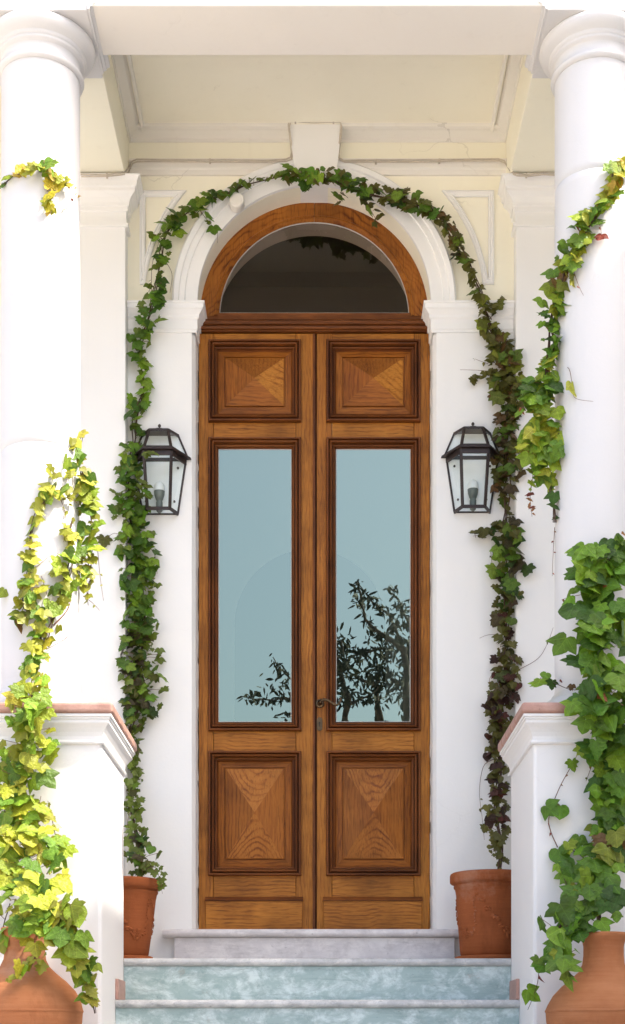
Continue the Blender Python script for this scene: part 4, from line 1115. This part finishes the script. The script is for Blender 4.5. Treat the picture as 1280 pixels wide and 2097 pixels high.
# --- B: from the other pot, withered below, green over the arch
v = Vine('ivy with withered maroon lower leaves climbing from the wide pot over the arch', (POTR[0], POTR[1], zpot + 0.3), k=0.76)
v.strand([(1024, 1790, -0.360, 8, 16, 'maroon', .3), (1022, 1740, -0.315, 16, 20, 'maroon', .6), (1016, 1690, -0.255, 20, 24, 'maroon', .9), (1018, 1640, -0.210, 18, 24, 'maroon', .7), (1022, 1590, w0 - .02, 16, 22, 'maroon', .6), (1018, 1540, w0, 20, 22, 'maroon', 1.0), (1018, 1490, w0, 24, 24, 'maroon', 1.2), (1030, 1440, w0, 28, 25, 'maroon', 1.2), (1042, 1395, w0, 24, 25, 'maroon', 1.2), (1038, 1350, w0, 20, 24, 'maroon', .9), (1034, 1305, w0, 18, 24, 'maroon', .7), (1032, 1260, w0, 24, 27, 'dusk', .8), (1036, 1215, w0, 26, 30, 'deep', .9), (1048, 1170, w0, 28, 33, 'deep', 1.0), (1040, 1120, w0, 26, 32, 'deep', 1.1), (1036, 1085, w0, 26, 29, 'deep', 1.2), (1038, 1050, w0, 5, 20, 'dusk', .4), (1038, 1015, w0, 18, 26, 'dusk', .8), (1036, 970, w0, 26, 28, 'dusk', 1.2), (1038, 920, w0, 25, 28, 'dusk', 1.3), (1042, 870, w0, 25, 28, 'dusk', 1.3), (1044, 820, w0, 26, 27, 'dusk', 1.4), (1042, 770, w0, 30, 26, 'olive', 1.4), (1028, 725, w0, 26, 25, 'olive', 1.3), (1012, 685, w0, 18, 24, 'olive', 1.2), (998, 645, w0 - .03, 13, 24, 'olive', 1.1), (984, 610, w0 - .03, 12, 22, 'olive', 1.0), (966, 565, wa, 8, 20, 'olive', 1.0), (948, 525, wa, 13, 23, 'deep', 1.1), (926, 482, wa, 14, 24, 'olive', 1.1), (900, 448, wa, 14, 25, 'dusk', 1.1), (865, 424, wa, 15, 25, 'deep', 1.1), (820, 410, wa, 18, 26, 'deep', 1.1), (770, 402, wa, 14, 26, 'deep', 1.0), (722, 388, -0.210, 16, 28, 'green', 1.0), (680, 368, -0.210, 18, 31, 'green', 1.1), (640, 362, -0.210, 18, 31, 'green', 1.1), (605, 360, -0.210, 18, 29, 'green', 1.1), (578, 352, wa, 8, 24, 'green', .8)],
         strands=4, jitter=7, rad=0.0045, dens=1.25)
v.strand([(1030, 1085, w0, 12, 30, 'deep', .9), (1000, 1092, w0, 10, 28, 'deep', 1.0), (968, 1098, w0, 4, 15, 'dusk', .8)], 1, 1, 0.0016)
v.strand([(740, 400, wa, 8, 26, 'deep', .5), (765, 440, YW - .01, 10, 26, 'deep', .7), (772, 460, YW - .01, 4, 26, 'green', .8)], 1, 1, 0.0014)
v.strand([(700, 400, -0.210, 6, 24, 'green', .7), (690, 425, -0.150, 8, 26, 'green', .9)], 1, 1, 0.0014)
v.strand([(1002, 765, w0, 4, 14, 'dusk', .5), (968, 780, w0, 6, 20, 'green', .7)], 1, 1, 0.0014)
v.strand([(1010, 640, w0 - .03, 8, 24, 'olive', .8), (1030, 612, w0, 8, 22, 'olive', .8)], 1, 1, 0.0014)
v.tendril([(1000, 760, w0), (975, 758, w0), (942, 757, w0)], buds=None)
v.tendril([(1000, 745, w0), (980, 738, w0), (973, 735, w0)], buds='maroon')
v.tendril([(1010, 1555, w0), (990, 1570, w0), (982, 1620, w0), (988, 1680, -0.225), (992, 1720, -0.255)], buds='maroon')
v.tendril([(1018, 1370, w0), (1003, 1390, w0), (1008, 1415, w0), (1022, 1425, w0)], buds='maroon')
v.tendril([(1025, 1300, w0), (1000, 1300, w0), (982, 1307, w0)], buds='maroon')
v.tendril([(1055, 1375, YP), (1100, 1350, YP - .01), (1120, 1320, YP - .01), (1133, 1285, YP - .01)], buds='red')
v.tendril([(1005, 1130, w0), (1008, 1165, w0), (1004, 1185, w0)], buds='maroon')
nB = v.finish()

# --- C: sunlit ivy from the urn, up the pedestal and the column
pf = YPF - 0.012; pc = YPF - 0.07
v = Vine('sunny yellow-green ivy climbing from the urn up pedestal and bright column', UL, k=0.77)
v.strand([(60, 1890, -1.615, 30, 38, 'sun', .4), (70, 1845, -1.595, 62, 44, 'sun', 1.1), (60, 1790, -1.495, 52, 44, 'sun', 1.1), (52, 1730, -1.445, 46, 44, 'sun', 1.1), (40, 1660, pf, 42, 44, 'sun', 1.15), (42, 1600, pf, 40, 42, 'lime', 1.15), (56, 1550, pf, 44, 42, 'lime', 1.2), (60, 1490, pc, 42, 42, 'lime', 1.2), (62, 1445, pc, 34, 40, 'sun', 1.1), (68, 1405, YPF, 28, 36, 'sun', 1.0), (72, 1365, 'L', 26, 34, 'sun', .9), (80, 1320, 'L', 22, 32, 'gold', .7)],
         strands=4, jitter=9, rad=0.0055, out=(0.015, 0.10), red=0.06, dens=1.35)
v.strand([(80, 1320, 'L', 12, 30, 'sun', .7), (82, 1280, 'L', 26, 34, 'olive', .8), (60, 1250, 'L', 42, 38, 'lime', .9), (48, 1215, 'L', 34, 36, 'lime', .9), (62, 1170, 'L', 22, 34, 'sun', .8), (62, 1130, 'L', 18, 32, 'sun', .8), (66, 1085, 'L', 10, 28, 'sun', .7), (80, 1045, 'L', 12, 28, 'gold', .7), (104, 1020, 'L', 18, 36, 'sun', 1.0), (128, 1005, 'L', 22, 36, 'sun', 1.0)],
         strands=3, jitter=6, rad=0.003, red=0.12)
v.strand([(90, 1330, 'L', 6, 24, 'gold', .5), (108, 1270, 'L', 18, 30, 'lime', .6), (125, 1215, 'L', 26, 36, 'lime', .8), (140, 1175, 'L', 30, 38, 'sun', .9), (150, 1135, 'L', 24, 34, 'sun', .8), (145, 1085, 'L', 22, 34, 'lime', .8), (158, 1040, 'L', 20, 34, 'sun', .9), (150, 985, 'L', 26, 38, 'sun', .95), (158, 935, 'L', 22, 38, 'sun', .9), (168, 890, 'L', 20, 38, 'sun', 1.0)],
         strands=3, jitter=7, rad=0.003, red=0.12)
v.strand([(165, 960, YC - .05, 10, 30, 'lime', .6), (180, 1010, YC - .02, 14, 36, 'lime', .9), (188, 1060, YC, 14, 36, 'lime', 1.0), (190, 1110, YC, 12, 34, 'lime', .9), (182, 1150, YC, 14, 34, 'sun', .8), (178, 1210, YC - .02, 10, 30, 'sun', .7), (180, 1240, YC, 6, 26, 'lime', .6)], 2, 5, 0.0025, red=0.15)
v.strand([(105, 960, 'L', 6, 22, 'sun', .6), (118, 985, 'L', 14, 28, 'sun', .7)], 1, 1, 0.0016)
v.strand([(80, 1870, -1.695, 40, 46, 'sun', .9), (120, 1905, -1.755, 36, 50, 'lime', 1.1), (150, 1950, -1.755, 34, 50, 'lime', 1.0), (168, 1995, -1.715, 26, 46, 'lime', .9), (186, 2050, -1.675, 14, 42, 'lime', .9), (192, 2075, -1.655, 6, 36, 'green', .9)], 3, 6, 0.003, out=(0.01, 0.06), dens=1.4)
v.strand([(60, 1930, -1.715, 14, 34, 'sun', .5), (70, 1965, -1.755, 20, 36, 'lime', .9), (40, 2000, -1.815, 16, 36, 'sun', .8), (10, 2010, -1.795, 10, 34, 'gold', .8)], 2, 3, 0.002)
v.strand([(20, 1850, -1.615, 26, 44, 'sun', 1.0), (5, 1900, -1.615, 18, 44, 'lime', 1.0), (3, 1950, -1.635, 10, 40, 'lime', 1.0)], 2, 3, 0.002)
v.strand([(95, 1790, -1.445, 10, 38, 'lime', .4), (118, 1745, -1.425, 20, 44, 'sun', .8), (113, 1710, -1.425, 3, 20, 'sun', .4), (98, 1640, pf, 2, 12, 'sun', .3)], 1, 2, 0.0025)
v.strand([(30, 1880, -1.695, 30, 44, 'lime', .9), (75, 1875, -1.735, 36, 46, 'sun', 1.0), (120, 1875, -1.725, 34, 46, 'sun', 1.1), (150, 1915, -1.735, 30, 46, 'sun', 1.0)], 2, 3, 0.002, dens=1.3)
v.strand([(20, 1770, -1.475, 20, 42, 'sun', .9), (12, 1700, -1.425, 18, 42, 'lime', .9), (8, 1620, pf, 16, 40, 'lime', .9), (14, 1545, pf, 16, 38, 'lime', .9)], 2, 4, 0.0025)
v.tendril([(80, 1830, -1.495), (76, 1750, -1.425), (80, 1660, pf), (84, 1630, pf)], 0.002, None)
v.tendril([(200, 1125, YC), (205, 1180, YC), (212, 1230, YC)], buds='dusk')
v.tendril([(170, 1220, 'L'), (190, 1235, YC), (204, 1250, YC)], buds='red')
v.tendril([(70, 1165, 'L'), (110, 1135, 'L'), (140, 1142, 'L')], buds='red')
v.tendril([(85, 1180, 'L'), (100, 1230, 'L'), (110, 1265, 'L')], buds='red')
v.tendril([(120, 1010, 'L'), (135, 1060, 'L'), (130, 1110, 'L')], buds='red')
v.tendril([(110, 1280, 'L'), (140, 1245, 'L'), (150, 1195, 'L')], 0.003, None)
v.tendril([(95, 1330, 'L'), (130, 1310, 'L'), (150, 1290, 'L'), (160, 1260, 'L')], buds='gold')
nC = v.finish()

# --- D: shaded big-leaved ivy from the other urn
v = Vine('big leaved green ivy climbing from the shaded urn over the pedestal', UR, k=0.88)
v.strand([(1232, 1900, -1.615, 26, 42, 'green', .5), (1225, 1860, -1.595, 50, 50, 'green', 1.1), (1240, 1800, -1.475, 40, 48, 'green', 1.0), (1245, 1740, -1.445, 36, 46, 'olive', 1.0), (1245, 1690, pf, 36, 44, 'green', 1.1), (1245, 1630, pf, 34, 44, 'green', 1.15), (1252, 1560, pf, 36, 46, 'green', 1.2), (1248, 1500, pc, 42, 50, 'green', 1.2), (1240, 1440, pc, 52, 52, 'green', 1.25), (1228, 1390, -1.425, 56, 52, 'green', 1.2), (1222, 1330, -1.395, 54, 54, 'green', 1.2), (1218, 1275, -1.375, 48, 52, 'green', 1.2), (1226, 1225, -1.355, 44, 52, 'green', 1.2), (1236, 1180, -1.345, 46, 46, 'green', 1.1), (1250, 1145, -1.345, 40, 44, 'green', 1.0), (1285, 1110, -1.345, 24, 40, 'green', 1.0)],
         strands=4, jitter=9, rad=0.0055, out=(0.015, 0.10), red=0.02, dens=1.7)
v.strand([(1195, 1870, -1.615, 30, 46, 'green', .9), (1155, 1885, -1.635, 34, 50, 'green', 1.1), (1142, 1930, -1.655, 30, 52, 'green', 1.1), (1160, 1985, -1.735, 26, 50, 'lime', 1.0), (1175, 2000, -1.775, 24, 48, 'lime', .9)], 3, 6, 0.003, out=(0.01, 0.06), red=0.02, dens=1.5)
v.strand([(1140, 1940, -1.635, 14, 38, 'green', .6), (1108, 1975, -1.615, 16, 40, 'green', .9), (1098, 2020, -1.615, 6, 30, 'green', .5), (1080, 2068, -1.595, 14, 52, 'lime', .8)], 1, 3, 0.002, red=0.08)
v.strand([(1215, 1775, -1.445, 20, 48, 'green', .8), (1180, 1745, pf, 24, 50, 'lime', .9), (1150, 1745, pf, 22, 50, 'green', .9), (1150, 1790, pf, 14, 44, 'lime', .7), (1170, 1830, -1.475, 10, 36, 'green', .5)], 2, 3, 0.0028, red=0.02)
v.strand([(1180, 1800, -1.455, 24, 52, 'green', .8), (1215, 1770, -1.455, 20, 54, 'green', .8)], 1, 3, 0.002)
v.tendril([(1142, 1735, pf), (1127, 1700, pf), (1125, 1670, pf), (1145, 1615, pf), (1172, 1565, pf), (1188, 1535, -1.425)], 0.0022, 'red')
v.leaf(1148, 1650, pf - .02, 38, 'green', 0, pf, (1134, 1645), 2, 0.1, 0.2); v.leaf(1118, 1650, pf - .02, 34, 'green', 0, pf, (1134, 1645), 0, -0.4, -0.9)
v.leaf(1172, 1558, pf - .03, 24, 'lime', 0, pf, (1175, 1560)); v.leaf(1192, 1528, pf - .05, 28, 'lime', 0, pf, (1185, 1535))
v.strand([(1200, 1410, -1.405, 8, 30, 'green', .5), (1168, 1412, -1.395, 4, 20, 'dusk', .4), (1128, 1395, -1.225, 16, 40, 'green', .9), (1102, 1395, -1.205, 14, 40, 'green', 1.0)], 2, 3, 0.002)
v.strand([(1190, 1440, -1.475, 14, 44, 'green', .8), (1165, 1452, -1.485, 12, 46, 'green', .9)], 1, 2, 0.002)
v.tendril([(1205, 1215, -1.355), (1170, 1222, -1.355), (1150, 1228, -1.325)], buds='olive')
v.tendril([(1215, 1560, pf), (1200, 1600, pf)], buds='dusk')
nD = v.finish()

# --- E: sprig on the sunny column
v = Vine('small yellow ivy sprig curling round the upper part of the bright column', W(100, 350, col_y(-1, 100)), None)
v.strand([(0, 386, 'L', 3, 14, 'sun', .5), (25, 362, 'L', 6, 22, 'gold', .7), (55, 352, 'L', 8, 22, 'gold', .8), (85, 345, 'L', 11, 26, 'sun', 1.0), (105, 352, 'L', 10, 26, 'sun', 1.0), (112, 365, 'L', 6, 20, 'gold', .7), (135, 372, 'L', 8, 18, 'gold', .8), (152, 392, 'L', 5, 14, 'gold', .8), (160, 412, 'L', 4, 12, 'red', .6)], 2, 2, 0.0022, red=0.1, dens=1.7)
v.strand([(98, 356, 'L', 4, 20, 'gold', .5), (106, 385, 'L', 12, 24, 'gold', .85), (104, 415, 'L', 12, 24, 'gold', .9), (100, 440, 'L', 12, 22, 'gold', .8)], 2, 3, 0.0018, red=0.12, dens=1.7)
v.tendril([(160, 405, 'L'), (150, 420, 'L'), (128, 430, 'L'), (112, 436, 'L')], buds='gold')
v.tendril([(140, 372, 'L'), (146, 400, 'L'), (145, 420, 'L')], buds='red')
nE = v.finish()

# --- F: vine hanging along the shaded column
v = Vine('green ivy hanging beside the shaded column, yellow where it starts in the sun', W(1245, 400, col_y(1, 1245)), k=0.76)
v.strand([(1284, 335, 'R', 16, 34, 'gold', 1.0), (1262, 352, 'R', 20, 38, 'sun', 1.0), (1258, 385, 'R', 16, 32, 'gold', .9), (1235, 425, 'R', 12, 30, 'sun', .9), (1208, 450, 'R', 16, 32, 'lime', 1.0), (1190, 475, 'R', 16, 34, 'lime', 1.1), (1175, 515, 'R', 18, 34, 'lime', 1.1), (1158, 555, 'R', 20, 34, 'lime', 1.1), (1148, 590, YC - .06, 16, 34, 'olive', 1.0), (1134, 625, YC - .03, 20, 38, 'lime', 1.0), (1128, 665, YC - .02, 20, 36, 'green', 1.0), (1132, 710, YC - .02, 16, 34, 'green', .9), (1124, 755, YC - .02, 20, 36, 'lime', .9), (1116, 805, YC - .02, 30, 38, 'green', 1.1), (1106, 850, YC - .02, 36, 40, 'lime', 1.05), (1100, 900, YC - .02, 40, 44, 'lime', 1.0), (1106, 945, YC - .02, 34, 42, 'lime', 1.0), (1122, 980, YC - .02, 14, 36, 'lime', .8), (1134, 1020, YC - .02, 5, 30, 'green', .5), (1136, 1070, YC - .02, 4, 34, 'green', .7)],
         strands=4, jitter=8, rad=0.0045, out=(0.01, 0.07), red=0.03, dens=1.75)
v.strand([(1095, 930, YC - .02, 8, 34, 'lime', .4), (1090, 985, YC, 8, 32, 'lime', .8), (1086, 1020, YC, 4, 16, 'red', .6), (1090, 1058, YC, 2, 8, 'red', .3)], 1, 2, 0.0018)
v.strand([(1075, 900, YC - .02, 12, 46, 'lime', .7), (1078, 870, YC - .02, 6, 44, 'lime', .6)], 1, 1, 0.002)
v.tendril([(1136, 1080, YC), (1133, 1130, YC), (1131, 1180, YC)], buds='red')
v.tendril([(1145, 745, 'R'), (1165, 755, 'R'), (1172, 790, 'R'), (1178, 815, 'R'), (1215, 822, 'R')], buds=None)
v.leaf(1170, 785, col_y(1, 1170) - .02, 30, 'gold', 0, kind=0)
v.tendril([(1212, 440, 'R'), (1228, 460, 'R'), (1232, 485, 'R')], buds='red')
v.leaf(1232, 480, col_y(1, 1232) - .015, 24, 'red', 0, kind=0)
v.tendril([(1175, 555, 'R'), (1185, 585, 'R'), (1195, 605, 'R')], buds='red')
nF = v.finish()
print('leaves', nA, nB, nC, nD, nE, nF)

# ------------------------------------------------------------------ garden tree behind the viewer, mirrored in the door glass
TY = 10.0
M_TLEAF = simple('tree_leaf', (0.022, 0.026, 0.012), 0.7, 0.3, 8)
M_TBARK = simple('tree_bark', (0.07, 0.055, 0.045), 0.9, 0.3, 30, 0.5)
def T(px, py, dy=0.0):
    y = -(TY + dy); s = F / (DIST + TY + dy)
    return Vector(((px - VX) / s, y, ZC + (VY - py) / s))
tree = thing('garden_tree', 'slender leafy garden tree mirrored in the door glass', 'tree', (0.55, -TY, 0))
tk = MB()
base = Vector((0.55, -TY, 0))
limbs = [[(708, 1475), (712, 1430), (700, 1390), (690, 1340), (680, 1300)], [(780, 1480), (772, 1440), (770, 1400), (778, 1360), (800, 1330)], [(836, 1470), (834, 1380), (826, 1330), (805, 1310), (775, 1295), (745, 1270), (740, 1230), (728, 1190)],
         [(834, 1370), (842, 1310), (838, 1270), (820, 1230), (792, 1205)], [(826, 1330), (800, 1260), (760, 1230), (735, 1200)], [(705, 1400), (670, 1410), (620, 1425), (560, 1430), (495, 1422)], [(690, 1350), (650, 1370), (600, 1390), (575, 1370), (558, 1345)], [(770, 1400), (740, 1390), (715, 1370), (700, 1310)], [(830, 1350), (870, 1300), (880, 1250)], [(700, 1380), (660, 1330), (640, 1290)],
         [(715, 1440), (750, 1425), (775, 1405)], [(800, 1330), (775, 1330), (740, 1340), (705, 1330)], [(834, 1400), (800, 1390), (780, 1370)]]
for i, l in enumerate(limbs):
    pts = [T(a, c, 0.15 * math.sin(i * 2.3)) for a, c in l]
    if i < 3: tk.tube([base + Vector((0.12 * (i - 1), 0, 0)), base + (pts[0] - base) * 0.5 + Vector((0.1 * (i - 1), 0, 0))] + pts[:1], 0.085, 8, r1=0.055)
    q = spline([tuple(p) for p in pts], 0.08) if False else pts
    tk.tube(q, (0.05 if i < 3 else 0.022), 6, r1=0.007)
tk.build('trunk', M_TBARK, tree)
cr = MB()
rt = random.Random(5)
def tleaf(p, s):
    u = Vector((rt.gauss(0, 1), rt.gauss(0, .6), rt.gauss(0, 1) - 0.9)).normalized(); q = u.cross(Vector((rt.gauss(0, .5), 1, rt.gauss(0, .5)))).normalized()
    cr.add([p, p + u * s * 0.35 + q * s * 0.14, p + u * s * 0.7 + q * s * 0.11, p + u * s, p + u * s * 0.7 - q * s * 0.11, p + u * s * 0.35 - q * s * 0.14], [(0, 1, 2, 3), (0, 3, 4, 5)])
for i, l in enumerate(limbs):
    for j in range(len(l) - 1):
        a, c = l[j], l[j + 1]
        n = int(math.hypot(c[0] - a[0], c[1] - a[1]) * (0.25 if (i < 2 and j < 2) or (i == 2 and j < 2) else 0.6))
        for k in range(n):
            t = rt.random(); tleaf(T(a[0] + (c[0] - a[0]) * t + rt.gauss(0, 7), a[1] + (c[1] - a[1]) * t + rt.gauss(0, 6), rt.gauss(0, .15)), rt.uniform(0.06, 0.125))
for cx_, cy_, sx_, sy_, n in ((725, 1365, 34, 26, 220), (800, 1395, 34, 24, 220), (790, 1320, 26, 18, 110), (700, 1420, 20, 16, 60), (840, 1420, 14, 24, 90), (570, 1400, 22, 18, 60), (595, 1468, 16, 8, 40), (690, 1310, 16, 16, 60), (830, 1250, 16, 14, 40)):
    for k in range(int(n * 0.7)): tleaf(T(rt.gauss(cx_, sx_), rt.gauss(cy_, sy_), rt.gauss(0, .3)), rt.uniform(0.06, 0.125))
cro = cr.build('crown', M_TLEAF, tree); cro['kind'] = 'stuff'
